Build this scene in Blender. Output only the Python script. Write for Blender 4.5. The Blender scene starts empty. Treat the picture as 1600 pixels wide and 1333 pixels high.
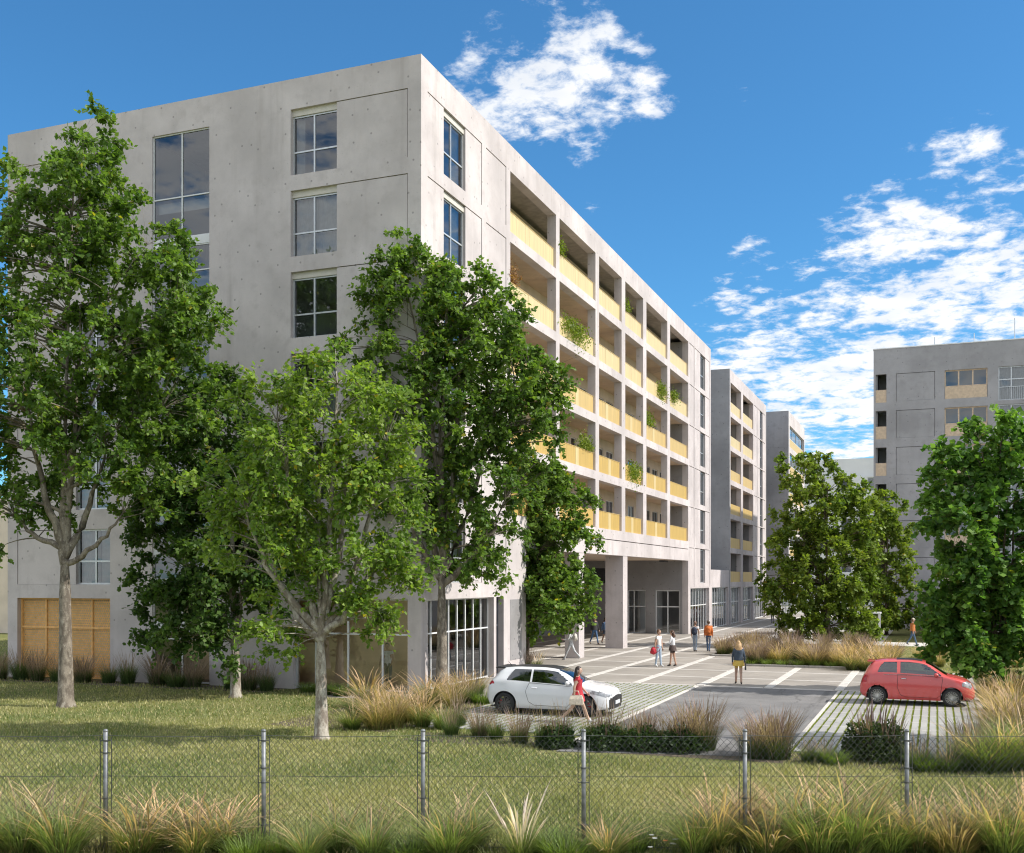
import bpy, bmesh, math, random
import numpy as np
from mathutils import Vector, Matrix
PI = math.pi
rad = math.radians
random.seed(7)
RNG = np.random.default_rng(11)
SC = bpy.context.scene
COL = SC.collection

# ------------------------------------------------------------------ camera
YAW = rad(21.4)                 # the street runs along +Y; the camera looks a little to its left
CAM_H = 4.2
cam_d = bpy.data.cameras.new('camera')
cam = bpy.data.objects.new('camera', cam_d)
COL.objects.link(cam)
cam.location = (0, 0, CAM_H)
cam.rotation_euler = (PI / 2, 0, YAW)
cam_d.sensor_width = 36.0
cam_d.lens = 36.0 * 1690 / 1600
cam_d.shift_y = (905 - 666.5) / 1600
cam_d.clip_end = 3000
SC.camera = cam

# ------------------------------------------------------------------ world, sun, exposure
SUN_AZ = rad(9)                # from +X towards +Y
SUN_EL = rad(46)
wd = bpy.data.worlds.new('World')
SC.world = wd
wd.use_nodes = True
wd.cycles.sampling_method = 'MANUAL'
wd.cycles.sample_map_resolution = 512
SKY_STRENGTH = 0.15
SUN_STRENGTH = 2.3
EXPOSURE = 1.14
sun_d = bpy.data.lights.new('sun', 'SUN')
sun_d.energy = SUN_STRENGTH
sun_d.angle = rad(0.6)
sun_d.color = (1.0, 0.945, 0.87)
sun = bpy.data.objects.new('sun', sun_d)
COL.objects.link(sun)
SUN_DIR = Vector((math.cos(SUN_EL) * math.cos(SUN_AZ), math.cos(SUN_EL) * math.sin(SUN_AZ), math.sin(SUN_EL)))
sun.rotation_euler = SUN_DIR.to_track_quat('Z', 'Y').to_euler()
sun.location = (40, 10, 60)
SC.view_settings.view_transform = 'Standard'
SC.view_settings.look = 'None'
SC.view_settings.exposure = EXPOSURE
SC.view_settings.gamma = 1.0
SC.view_settings.use_curve_mapping = False
SC.cycles.use_denoising = True
SC.cycles.denoising_input_passes = 'RGB_ALBEDO_NORMAL'
SC.cycles.denoising_prefilter = 'ACCURATE'
SC.cycles.filter_width = 1.15
SC.cycles.max_bounces = 6
SC.cycles.diffuse_bounces = 3
SC.cycles.glossy_bounces = 3
SC.cycles.transmission_bounces = 4
SC.cycles.transparent_max_bounces = 8
SC.cycles.caustics_reflective = False
SC.cycles.caustics_refractive = False
SC.cycles.sample_clamp_indirect = 6.0

YAW_R = (math.cos(YAW), math.sin(YAW))
YAW_F = (-math.sin(YAW), math.cos(YAW))


def cw(xc, d, z=0.0):
    """a point xc metres right of and d metres in front of the viewpoint"""
    return (xc * YAW_R[0] + d * YAW_F[0], xc * YAW_R[1] + d * YAW_F[1], z)


class NT:
    """small helper for node trees"""

    def __init__(self, tree):
        self.t = tree
        self.n = tree.nodes
        self.l = tree.links

    def new(self, kind, **kw):
        n = self.n.new(kind)
        for k, v in kw.items():
            if k.startswith('i_'):
                n.inputs[k[2:].replace('_', ' ')].default_value = v
            else:
                setattr(n, k, v)
        return n

    def link(self, a, b):
        self.l.new(a, b)

    def _in(self, sock, v):
        if isinstance(v, bpy.types.NodeSocket):
            self.l.new(v, sock)
        else:
            sock.default_value = v

    def math(self, op, a, b=0.0, c=None, clamp=False):
        n = self.n.new('ShaderNodeMath')
        n.operation = op
        n.use_clamp = clamp
        self._in(n.inputs[0], a)
        self._in(n.inputs[1], b)
        if c is not None:
            self._in(n.inputs[2], c)
        return n.outputs[0]

    def vmath(self, op, a, b=(0, 0, 0), out=0):
        n = self.n.new('ShaderNodeVectorMath')
        n.operation = op
        self._in(n.inputs[0], a)
        self._in(n.inputs[1], b)
        return n.outputs[out]

    def ramp(self, v, a, b, lo=0.0, hi=1.0, smooth=True):
        n = self.n.new('ShaderNodeMapRange')
        n.interpolation_type = 'SMOOTHSTEP' if smooth else 'LINEAR'
        self._in(n.inputs[0], v)
        for i, x in enumerate((a, b, lo, hi)):
            self._in(n.inputs[1 + i], x)
        return n.outputs[0]

    def mix(self, fac, a, b, kind='MIX'):
        n = self.n.new('ShaderNodeMix')
        n.data_type = 'RGBA'
        n.blend_type = kind
        self._in(n.inputs[0], fac)
        for s, v in ((n.inputs[6], a), (n.inputs[7], b)):
            if isinstance(v, bpy.types.NodeSocket):
                self.l.new(v, s)
            else:
                s.default_value = (v[0], v[1], v[2], 1)
        return n.outputs[2]

    def noise(self, vec, scale, detail=3.0, rough=0.55, out=0, dist=0.0):
        n = self.n.new('ShaderNodeTexNoise')
        n.inputs['Scale'].default_value = scale
        n.inputs['Detail'].default_value = detail
        n.inputs['Roughness'].default_value = rough
        n.inputs['Distortion'].default_value = dist
        if vec is not None:
            self.l.new(vec, n.inputs['Vector'])
        return n.outputs[out]


# sky: physical sky with broken cloud in view
w = NT(wd.node_tree)
w.n.clear()
wout = w.new('ShaderNodeOutputWorld')
bg = w.new('ShaderNodeBackground')
sky = w.new('ShaderNodeTexSky')
sky.sky_type = 'NISHITA'
sky.sun_disc = False
sky.sun_elevation = SUN_EL
sky.sun_rotation = PI / 2 - SUN_AZ
sky.altitude = 200
sky.air_density = 1.0
sky.dust_density = 0.6
sky.ozone_density = 3.0
geo = w.new('ShaderNodeTexCoord')
D = w.vmath('NORMALIZE', geo.outputs['Generated'])
sep = w.new('ShaderNodeSeparateXYZ')
w.link(D, sep.inputs[0])
dz = sep.outputs[2]
inv = w.math('DIVIDE', 1.0, w.math('ADD', w.math('MAXIMUM', dz, 0.0), 0.16))
P = w.new('ShaderNodeVectorMath')
P.operation = 'SCALE'
w.link(D, P.inputs[0])
w.link(inv, P.inputs['Scale'])
Pv = P.outputs[0]


def sky_dir(px, py):
    v = Vector(((px - 800) / 1690 * YAW_R[0] + YAW_F[0], (px - 800) / 1690 * YAW_R[1] + YAW_F[1], (905 - py) / 1690))
    return v.normalized()


def blob(px, py, r_in, r_out, amt):
    """a bank of cloud in one direction of the sky (radii in degrees)"""
    d = sky_dir(px, py)
    dot = w.vmath('DOT_PRODUCT', D, tuple(d), out=1)
    return w.ramp(dot, math.cos(rad(r_out)), math.cos(rad(r_in)), 0.0, amt)


cov = None
for b in ((790, 115, 0.4, 4.2, .80), (890, 120, 0.3, 4.4, .78), (985, 140, 0.3, 3.2, .72), (835, 50, .4, 2.8, .78), (925, 190, .2, 2.0, .78), (905, 225, .1, 1.3, .75),
          (1145, 145, .1, 1.5, .58), (925, 318, .05, .8, .8), (1520, 540, 4, 11, 1.16), (1380, 610, 4, 9, 1.12), (1220, 540, 1, 6, .90),
          (1520, 270, .5, 3.2, .86), (1440, 410, 1, 5, .84), (1170, 410, .3, 1.8, .78), (1310, 690, 3, 8, .92)):
    v = blob(*b)
    cov = v if cov is None else w.math('MAXIMUM', cov, v)
# out of view, near-solid cloud added to brighten the shaded faces
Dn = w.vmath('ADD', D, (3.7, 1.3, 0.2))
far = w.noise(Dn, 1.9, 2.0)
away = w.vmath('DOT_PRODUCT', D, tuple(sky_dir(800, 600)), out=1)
fill_cloud = w.math('MULTIPLY', w.ramp(far, .30, .52, .75, 1.4), w.ramp(away, .80, .62, 0, 1))
cov = w.math('MAXIMUM', cov, fill_cloud)
Pw = w.vmath('ADD', Pv, (0.37, 2.1, 0))
big = w.ramp(w.noise(Pw, 5.0, 3.0, .55, dist=.12), .36, .64, smooth=False)
fine = w.ramp(w.noise(Pw, 19.0, 6.0, .64, dist=.18), .34, .66, smooth=False)
n1 = w.math('ADD', w.math('MULTIPLY', big, .46), w.math('MULTIPLY', fine, .54))
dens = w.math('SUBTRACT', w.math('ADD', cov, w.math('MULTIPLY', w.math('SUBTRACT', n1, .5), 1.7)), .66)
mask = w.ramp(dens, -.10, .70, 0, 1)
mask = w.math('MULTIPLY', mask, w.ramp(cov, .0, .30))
thick = w.ramp(dens, .15, .75, 0, 1)
ccol = w.mix(thick, (2.8, 3.0, 3.3), (3.35, 3.35, 3.35))
grey = w.ramp(w.noise(Pw, 5.2, 3.0), .48, .70, 0, .55)
ccol = w.mix(w.math('MULTIPLY', grey, thick), ccol, (2.45, 2.6, 2.8))
skyc = w.mix(1.0, sky.outputs[0], (0.20, .42, .525), 'MULTIPLY')
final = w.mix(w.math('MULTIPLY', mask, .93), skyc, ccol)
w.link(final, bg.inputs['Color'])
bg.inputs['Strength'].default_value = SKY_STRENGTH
w.link(bg.outputs[0], wout.inputs[0])


# ------------------------------------------------------------------ object helpers
def tag(o, label=None, cat=None, group=None, kind=None):
    if label:
        o['label'] = label
    if cat:
        o['category'] = cat
    if group:
        o['group'] = group
    if kind:
        o['kind'] = kind
    return o


WL = {}                         # world position of unrotated parents


def empty(name, loc=(0, 0, 0), rz=0.0, parent=None):
    o = bpy.data.objects.new(name, None)
    o.empty_display_size = .3
    COL.objects.link(o)
    if parent is not None:
        o.parent = parent
    o.location = loc
    o.rotation_euler = (0, 0, rz)
    WL[o.name] = Vector(loc) + (WL[parent.name] if parent is not None else Vector((0, 0, 0)))
    return o


def link(name, mesh, parent=None, loc=(0, 0, 0), rz=0.0):
    o = bpy.data.objects.new(name, mesh)
    COL.objects.link(o)
    if parent is not None:
        o.parent = parent
    o.location = loc
    o.rotation_euler = (0, 0, rz)
    return o


class MB:
    """collects polygons and makes one mesh of them"""

    def __init__(self):
        self.v = []
        self.f = []
        self.mi = []
        self.cur = 0

    def face(self, *pts):
        i = len(self.v)
        self.v.extend(pts)
        self.f.append(tuple(range(i, i + len(pts))))
        self.mi.append(self.cur)

    def box(self, x0, y0, z0, x1, y1, z1):
        i = len(self.v)
        self.v += [(x0, y0, z0), (x1, y0, z0), (x1, y1, z0), (x0, y1, z0), (x0, y0, z1), (x1, y0, z1), (x1, y1, z1), (x0, y1, z1)]
        for q in ((3, 2, 1, 0), (4, 5, 6, 7), (0, 1, 5, 4), (1, 2, 6, 5), (2, 3, 7, 6), (3, 0, 4, 7)):
            self.f.append(tuple(i + k for k in q))
            self.mi.append(self.cur)
        return self

    def cbox(self, x0, y0, z0, x1, y1, z1, b=.02):
        """a box with its upright and top edges chamfered"""
        i = len(self.v)
        for (z, e) in ((z0, 0), (z1 - b, 0), (z1, b)):
            a = (x0 + e, y0 + e, x1 - e, y1 - e)
            c = b
            self.v += [(a[0] + c, a[1], z), (a[2] - c, a[1], z), (a[2], a[1] + c, z), (a[2], a[3] - c, z), (a[2] - c, a[3], z), (a[0] + c, a[3], z), (a[0], a[3] - c, z), (a[0], a[1] + c, z)]
        for r in range(2):
            for k in range(8):
                self.f.append((i + r * 8 + k, i + r * 8 + (k + 1) % 8, i + r * 8 + 8 + (k + 1) % 8, i + r * 8 + 8 + k))
                self.mi.append(self.cur)
        self.f.append(tuple(i + 16 + k for k in range(8)))
        self.mi.append(self.cur)
        return self

    def tube(self, pts, radii, n=6, cap=True):
        pts = [Vector(p) for p in pts]
        if not hasattr(radii, '__len__'):
            radii = [radii] * len(pts)
        base = len(self.v)
        up = Vector((0.13, 0.21, 1)).normalized()
        for k, p in enumerate(pts):
            t = (pts[min(k + 1, len(pts) - 1)] - pts[max(k - 1, 0)])
            t = t.normalized() if t.length > 1e-9 else Vector((0, 0, 1))
            if abs(t.dot(up)) > .95:
                s = t.cross(Vector((1, 0, 0))).normalized()
            else:
                s = t.cross(up).normalized()
            q = t.cross(s)
            for j in range(n):
                an = 2 * PI * j / n
                self.v.append(tuple(p + (s * math.cos(an) + q * math.sin(an)) * radii[k]))
        for k in range(len(pts) - 1):
            for j in range(n):
                a = base + k * n + j
                b = base + k * n + (j + 1) % n
                self.f.append((a, b, b + n, a + n))
                self.mi.append(self.cur)
        if cap:
            self.f.append(tuple(base + j for j in range(n))[::-1])
            self.f.append(tuple(base + (len(pts) - 1) * n + j for j in range(n)))
            self.mi += [self.cur] * 2
        return self

    def lathe(self, prof, n=16, axis='z', c=(0, 0, 0)):
        """prof: (radius, height) pairs round an axis"""
        base = len(self.v)
        for (r, h) in prof:
            for j in range(n):
                an = 2 * PI * j / n
                a, b = r * math.cos(an), r * math.sin(an)
                p = (a, b, h) if axis == 'z' else ((a, h, b) if axis == 'y' else (h, a, b))
                self.v.append((p[0] + c[0], p[1] + c[1], p[2] + c[2]))
        for k in range(len(prof) - 1):
            for j in range(n):
                a = base + k * n + j
                b = base + k * n + (j + 1) % n
                self.f.append((a, b, b + n, a + n))
                self.mi.append(self.cur)
        return self

    def ellipsoid(self, c, r, nu=12, nv=8, fn=None):
        base = len(self.v)
        for i in range(nv + 1):
            th = PI * i / nv
            for j in range(nu):
                ph = 2 * PI * j / nu
                d = Vector((math.sin(th) * math.cos(ph), math.sin(th) * math.sin(ph), math.cos(th)))
                k = fn(d) if fn else 1.0
                self.v.append((c[0] + d.x * r[0] * k, c[1] + d.y * r[1] * k, c[2] + d.z * r[2] * k))
        for i in range(nv):
            for j in range(nu):
                a = base + i * nu + j
                b = base + i * nu + (j + 1) % nu
                self.f.append((a, a + nu, b + nu, b))
                self.mi.append(self.cur)
        return self

    def mesh(self, name, mats, off=(0, 0, 0), smooth=False):
        me = bpy.data.meshes.new(name)
        vs = self.v if not any(off) else [(a - off[0], b - off[1], c - off[2]) for a, b, c in self.v]
        me.from_pydata(vs, [], self.f)
        if not isinstance(mats, (list, tuple)):
            mats = [mats]
        for m in mats:
            me.materials.append(m)
        if len(mats) > 1:
            me.polygons.foreach_set('material_index', self.mi)
        if smooth:
            me.polygons.foreach_set('use_smooth', [True] * len(self.f))
        me.update()
        return me

    def build(self, name, mats, parent=None, smooth=False, local=False):
        """world coordinates unless local; the mesh is stored relative to its parent"""
        off = (0, 0, 0)
        if parent is not None and not local:
            off = tuple(WL[parent.name])
        o = link(name, self.mesh(name, mats, off, smooth), parent)
        WL[o.name] = Vector(off)
        return o


def np_mesh(name, verts, faces, mat, col=None, smooth=False):
    """fast mesh from numpy arrays; faces (n, 3) or (n, 4)"""
    me = bpy.data.meshes.new(name)
    nv, nf, k = len(verts), len(faces), faces.shape[1]
    me.vertices.add(nv)
    me.vertices.foreach_set('co', np.ascontiguousarray(verts, dtype=np.float32).ravel())
    me.loops.add(nf * k)
    me.loops.foreach_set('vertex_index', np.ascontiguousarray(faces, dtype=np.int32).ravel())
    me.polygons.add(nf)
    me.polygons.foreach_set('loop_start', np.arange(0, nf * k, k, dtype=np.int32))
    me.polygons.foreach_set('loop_total', np.full(nf, k, dtype=np.int32))
    if smooth:
        me.polygons.foreach_set('use_smooth', np.ones(nf, dtype=bool))
    if col is not None:
        at = me.color_attributes.new('Col', 'FLOAT_COLOR', 'POINT')
        c4 = np.ones((nv, 4), dtype=np.float32)
        c4[:, :3] = col
        at.data.foreach_set('color', c4.ravel())
    for m in (mat if isinstance(mat, (list, tuple)) else [mat]):
        me.materials.append(m)
    me.update()
    me.validate()
    return me


# ------------------------------------------------------------------ materials
def base_mat(name):
    m = bpy.data.materials.new(name)
    m.use_nodes = True
    t = NT(m.node_tree)
    b = t.n['Principled BSDF']
    return m, t, b


def setp(b, **kw):
    for k, v in kw.items():
        b.inputs[k.replace('_', ' ')].default_value = v


def plain(name, col, rough=.6, var=.12, scale=3.0, metal=0.0, spec=.5, bump=0.0, bscale=40.0, coat=0.0, obj=True, sheen=0.0):
    m, t, b = base_mat(name)
    tc = t.new('ShaderNodeTexCoord') if obj else None
    vec = tc.outputs['Object'] if obj else t.new('ShaderNodeNewGeometry').outputs['Position']
    n = t.noise(vec, scale, 4.0)
    c = t.mix(t.ramp(n, .3, .7), tuple(x * (1 - var) for x in col), tuple(min(1, x * (1 + var)) for x in col))
    t.link(c, b.inputs['Base Color'])
    t.link(t.ramp(t.noise(vec, scale * 2.3, 3.0), .3, .7, max(.02, rough - .07), min(1, rough + .07)), b.inputs['Roughness'])
    setp(b, Metallic=metal, Specular_IOR_Level=spec, Coat_Weight=coat)
    if bump:
        bn = t.new('ShaderNodeBump')
        bn.inputs['Strength'].default_value = bump
        bn.inputs['Distance'].default_value = .01
        t.link(t.noise(vec, bscale, 4.0), bn.inputs['Height'])
        t.link(bn.outputs[0], b.inputs['Normal'])
    return m


def concrete(name, col, stain=.22, warm=0.0, lines=0.0):
    m, t, b = base_mat(name)
    pos = t.new('ShaderNodeNewGeometry').outputs['Position']
    s = t.new('ShaderNodeSeparateXYZ')
    t.link(pos, s.inputs[0])
    cl = t.noise(pos, .32, 6.0, .6)
    c = t.mix(t.ramp(cl, .28, .72), tuple(x * .80 for x in col), tuple(x * 1.10 for x in col))
    md = t.noise(pos, 1.6, 6.0, .62)
    c = t.mix(t.ramp(md, .48, .72, 0, .42), c, (col[0] * .70, col[1] * .69, col[2] * .68))
    st = t.noise(t.vmath('MULTIPLY', pos, (1.0, 1.0, .07)), 1.3, 5.0, .65)
    c = t.mix(t.ramp(st, .50, .72, 0, stain), c, (col[0] * .60, col[1] * .585, col[2] * .56))
    st2 = t.noise(t.vmath('MULTIPLY', t.vmath('ADD', pos, (7.3, 2.2, 0)), (1.0, 1.0, .09)), .9, 5.0, .6)
    c = t.mix(t.ramp(st2, .56, .78, 0, .30), c, tuple(min(1, x * 1.22) for x in col))
    fi = t.noise(pos, 18.0, 4.0, .7)
    c = t.mix(t.ramp(fi, .35, .72, 0, .18), c, tuple(x * .78 for x in col))
    # tie holes and blow holes left by the formwork
    u = t.math('ADD', s.outputs[0], s.outputs[1])
    cv = t.new('ShaderNodeCombineXYZ')
    t.link(u, cv.inputs[0])
    t.link(s.outputs[2], cv.inputs[1])
    vo = t.new('ShaderNodeTexVoronoi')
    vo.voronoi_dimensions = '2D'
    vo.inputs['Scale'].default_value = .95
    vo.inputs['Randomness'].default_value = .85
    t.link(cv.outputs[0], vo.inputs['Vector'])
    hole = t.ramp(vo.outputs['Distance'], .026, .048, 1, 0)
    vo2 = t.new('ShaderNodeTexVoronoi')
    vo2.voronoi_dimensions = '2D'
    vo2.inputs['Scale'].default_value = 2.6
    t.link(cv.outputs[0], vo2.inputs['Vector'])
    hole2 = t.ramp(vo2.outputs['Distance'], .02, .05, .6, 0)
    hole2 = t.math('MULTIPLY', hole2, t.ramp(t.noise(pos, .8, 2.0), .5, .6))
    hl = t.math('MAXIMUM', hole, hole2)
    c = t.mix(t.math('MULTIPLY', hl, .55), c, tuple(x * .3 for x in col))
    # formwork lifts: faint level lines
    fz = t.math('FRACT', t.math('MULTIPLY', s.outputs[2], 1.0 / (0.16 if lines else 1.56)))
    ln = t.ramp(t.math('ABSOLUTE', t.math('SUBTRACT', fz, .5)), .47 if lines else .493, .5, 0, .30 if lines else .16)
    ln = t.math('MULTIPLY', ln, t.ramp(t.noise(pos, 1.1, 3.0), .35, .65, .15, 1))
    c = t.mix(ln, c, tuple(x * .55 for x in col))
    t.link(c, b.inputs['Base Color'])
    setp(b, Roughness=.82, Specular_IOR_Level=.3)
    bn = t.new('ShaderNodeBump')
    bn.inputs['Strength'].default_value = .35
    bn.inputs['Distance'].default_value = .015
    hgt = t.math('SUBTRACT', t.math('ADD', t.math('MULTIPLY', md, .6), t.math('MULTIPLY', fi, .4)), t.math('MULTIPLY', hl, .8))
    t.link(hgt, bn.inputs['Height'])
    t.link(bn.outputs[0], b.inputs['Normal'])
    return m


def glass(name, tint=(.55, .62, .66), refl=1.0):
    """thin window glass: mirror by angle, tinted see-through otherwise"""
    m, t, b = base_mat(name)
    t.n.remove(b)
    out = [n for n in t.n if n.type == 'OUTPUT_MATERIAL'][0]
    fr = t.new('ShaderNodeFresnel')
    fr.inputs['IOR'].default_value = 1.75
    gl = t.new('ShaderNodeBsdfGlossy')
    gl.inputs['Roughness'].default_value = .015
    gl.inputs['Color'].default_value = (.92, .95, 1.0, 1)
    pos = t.new('ShaderNodeNewGeometry').outputs['Position']
    bn = t.new('ShaderNodeBump')
    bn.inputs['Strength'].default_value = .03
    bn.inputs['Distance'].default_value = .05
    t.link(t.noise(pos, .7, 1.0), bn.inputs['Height'])
    t.link(bn.outputs[0], gl.inputs['Normal'])
    tr = t.new('ShaderNodeBsdfTransparent')
    tr.inputs['Color'].default_value = (*tint, 1)
    mx = t.new('ShaderNodeMixShader')
    t.link(t.math('MULTIPLY', t.math('ADD', fr.outputs[0], .06), refl, clamp=True), mx.inputs[0])
    t.link(tr.outputs[0], mx.inputs[1])
    t.link(gl.outputs[0], mx.inputs[2])
    t.link(mx.outputs[0], out.inputs[0])
    return m


def foliage(name, trans=.42, rough=.5, gain=1.0, spec=.35):
    m, t, b = base_mat(name)
    at = t.new('ShaderNodeAttribute')
    at.attribute_name = 'Col'
    c = at.outputs['Color']
    if gain != 1.0:
        c = t.mix(1.0, c, (gain, gain, gain), 'MULTIPLY')
    t.link(c, b.inputs['Base Color'])
    setp(b, Roughness=rough, Specular_IOR_Level=spec)
    out = [n for n in t.n if n.type == 'OUTPUT_MATERIAL'][0]
    tl = t.new('ShaderNodeBsdfTranslucent')
    t.link(t.mix(1.0, c, (1.25, 1.35, .55), 'MULTIPLY'), tl.inputs['Color'])
    mx = t.new('ShaderNodeMixShader')
    mx.inputs[0].default_value = trans
    t.link(b.outputs[0], mx.inputs[1])
    t.link(tl.outputs[0], mx.inputs[2])
    t.link(mx.outputs[0], out.inputs[0])
    return m


def bark(name, light, dark, patch):
    m, t, b = base_mat(name)
    vec = t.new('ShaderNodeTexCoord').outputs['Object']
    n = t.noise(t.vmath('MULTIPLY', vec, (1, 1, .45)), 6.0, 6.0, .65)
    c = t.mix(t.ramp(n, .42, .58), dark, light)
    n2 = t.noise(t.vmath('MULTIPLY', vec, (1, 1, .5)), 11.0, 3.0)
    c = t.mix(t.ramp(n2, .58, .68, 0, .8), c, patch)
    c = t.mix(t.ramp(t.noise(vec, 40.0, 4.0), .45, .75, 0, .45), c, tuple(x * .5 for x in dark))
    t.link(c, b.inputs['Base Color'])
    setp(b, Roughness=.85, Specular_IOR_Level=.2)
    bn = t.new('ShaderNodeBump')
    bn.inputs['Strength'].default_value = .7
    bn.inputs['Distance'].default_value = .02
    t.link(t.noise(vec, 22.0, 5.0), bn.inputs['Height'])
    t.link(bn.outputs[0], b.inputs['Normal'])
    return m


MT = {}
MT['conc'] = concrete('concrete_pale', (.635, .58, .575), stain=.40)
MT['conc_soffit'] = concrete('concrete_soffit', (.68, .55, .43), stain=.1)
MT['conc_grey'] = concrete('concrete_grey_boarded', (.40, .395, .41), stain=.15, lines=1.0)
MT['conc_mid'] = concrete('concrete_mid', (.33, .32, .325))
MT['plaster'] = plain('plaster_warm', (.74, .63, .52), .85, .07, .8, obj=False)
MT['white_wall'] = plain('plaster_white', (.78, .78, .78), .8, .04, .5, obj=False)
MT['alu'] = plain('aluminium_frame', (.62, .64, .66), .38, .06, 4.0, metal=.55)
MT['alu_white'] = plain('white_lacquered_frame', (.76, .77, .78), .4, .04, 4.0)
MT['alu_dark'] = plain('dark_frame', (.05, .055, .07), .45, .1, 4.0)
MT['shutter'] = plain('shutter_box_cream', (.66, .62, .56), .55, .06, 3.0)
MT['pane'] = glass('window_glass', (.78, .82, .84))
MT['pane_dark'] = glass('window_glass_grey', (.30, .34, .38))
MT['pane_shop'] = glass('shop_glass', (.95, .95, .94), .85)
MT['pane_clear'] = glass('clear_balustrade_glass', (.82, .88, .88))
MT['room'] = plain('room_plaster', (.74, .74, .74), .9, .05, .6, obj=False)
MT['room_warm'] = plain('room_warm_timber', (.84, .61, .39), .7, .12, .9, obj=False)
MT['floor_in'] = plain('room_floor', (.42, .36, .29), .5, .1, 1.0, obj=False)
MT['curtain'] = plain('curtain_cloth', (.62, .62, .62), .9, .08, 5.0)
MT['timber'] = plain('pale_timber', (.86, .50, .19), .6, .12, 6.0, bump=.2)
MT['timber_cream'] = plain('cream_timber_panel', (.64, .50, .36), .6, .10, 5.0)


def gold(name, col):
    m, t, b = base_mat(name)
    vec = t.new('ShaderNodeTexCoord').outputs['Object']
    n = t.noise(t.vmath('MULTIPLY', vec, (6.0, 6.0, .25)), 2.2, 3.0)
    c = t.mix(t.ramp(n, .3, .7), tuple(x * .86 for x in col), tuple(min(1, x * 1.1) for x in col))
    t.link(c, b.inputs['Base Color'])
    setp(b, Roughness=.45, Metallic=.15, Specular_IOR_Level=.5)
    wv = t.new('ShaderNodeTexWave')
    wv.inputs['Scale'].default_value = 9.0
    wv.bands_direction = 'X'
    t.link(vec, wv.inputs['Vector'])
    bn = t.new('ShaderNodeBump')
    bn.inputs['Strength'].default_value = .12
    t.link(wv.outputs[0], bn.inputs['Height'])
    t.link(bn.outputs[0], b.inputs['Normal'])
    return m


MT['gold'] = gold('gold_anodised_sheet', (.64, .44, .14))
MT['gold_mid'] = gold('gold_sheet_mid', (.68, .49, .20))  # midway step of the painted glare; also on handrails
MT['gold_lit'] = gold('gold_sheet_lit', (.76, .60, .31))  # sun glare and lit gaps painted into the gold
MT['galv'] = plain('galvanised_steel', (.22, .23, .24), .55, .25, 9.0, metal=.55)
MT['wire'] = plain('fence_wire', (.095, .10, .10), .5, .2, 9.0, metal=.3)
MT['black'] = plain('black_plastic', (.02, .02, .022), .5, .2, 5.0)
MT['soil'] = plain('mulch', (.105, .085, .058), .95, .35, 6.0, obj=False, bump=.8, bscale=30)
MT['slab'] = concrete('paving_slab', (.345, .315, .28), stain=.0)
MT['strip'] = plain('pale_paving_strip', (.60, .57, .53), .8, .1, 2.0, obj=False, bump=.2)
MT['kerb'] = plain('kerb_stone', (.40, .38, .35), .85, .14, 3.0, obj=False, bump=.3)
MT['leaf'] = foliage('leaves', .46, .5, 1.18)
MT['blade'] = foliage('grass_blades', .38, .55, 1.18)
MT['bark_pale'] = bark('bark_plane_tree', (.46, .42, .36), (.24, .20, .165), (.62, .58, .51))
MT['bark_brown'] = bark('bark_brown', (.20, .155, .115), (.10, .078, .06), (.28, .22, .17))
MT['bark_grey'] = bark('bark_grey_brown', (.30, .26, .21), (.155, .13, .105), (.44, .40, .34))

# ------------------------------------------------------------------ ground, paving
def m_ground():
    m, t, b = base_mat('lawn_ground')
    pos = t.new('ShaderNodeNewGeometry').outputs['Position']
    n = t.noise(pos, .5, 5.0)
    c = t.mix(t.ramp(n, .3, .7), (.14, .165, .052), (.26, .25, .105))
    c = t.mix(t.ramp(t.noise(pos, 3.0, 5.0), .45, .75, 0, .6), c, (.30, .26, .13))
    c = t.mix(t.ramp(t.noise(pos, 25.0, 4.0), .4, .7, 0, .5), c, (.085, .10, .036))
    t.link(c, b.inputs['Base Color'])
    setp(b, Roughness=.95, Specular_IOR_Level=.1)
    bn = t.new('ShaderNodeBump')
    bn.inputs['Strength'].default_value = .9
    bn.inputs['Distance'].default_value = .04
    t.link(t.noise(pos, 30.0, 4.0), bn.inputs['Height'])
    t.link(bn.outputs[0], b.inputs['Normal'])
    return m


def m_asphalt():
    m, t, b = base_mat('asphalt')
    pos = t.new('ShaderNodeNewGeometry').outputs['Position']
    c = t.mix(t.ramp(t.noise(pos, .6, 5.0), .3, .7), (.185, .180, .178), (.26, .253, .247))
    c = t.mix(t.ramp(t.noise(pos, 60.0, 3.0), .4, .7, 0, .5), c, (.09, .088, .086))
    c = t.mix(t.ramp(t.noise(t.vmath('MULTIPLY', pos, (1.6, .10, 1)), 1.4, 4.0), .52, .68, 0, .55), c, (.085, .083, .080))
    c = t.mix(t.ramp(t.noise(pos, 1.9, 5.0), .60, .72, 0, .6), c, (.075, .073, .07))
    vo = t.new('ShaderNodeTexVoronoi')
    vo.inputs['Scale'].default_value = .35
    vo.feature = 'DISTANCE_TO_EDGE'
    t.link(t.vmath('ADD', pos, t.vmath('MULTIPLY', t.noise(pos, 1.5, 4.0, out=1), (.5, .5, .5))), vo.inputs['Vector'])
    c = t.mix(t.ramp(vo.outputs[0], .0, .012, .5, 0), c, (.07, .068, .065))
    t.link(c, b.inputs['Base Color'])
    setp(b, Roughness=.85, Specular_IOR_Level=.3)
    bn = t.new('ShaderNodeBump')
    bn.inputs['Strength'].default_value = .4
    bn.inputs['Distance'].default_value = .01
    t.link(t.noise(pos, 90.0, 3.0), bn.inputs['Height'])
    t.link(bn.outputs[0], b.inputs['Normal'])
    return m


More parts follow.
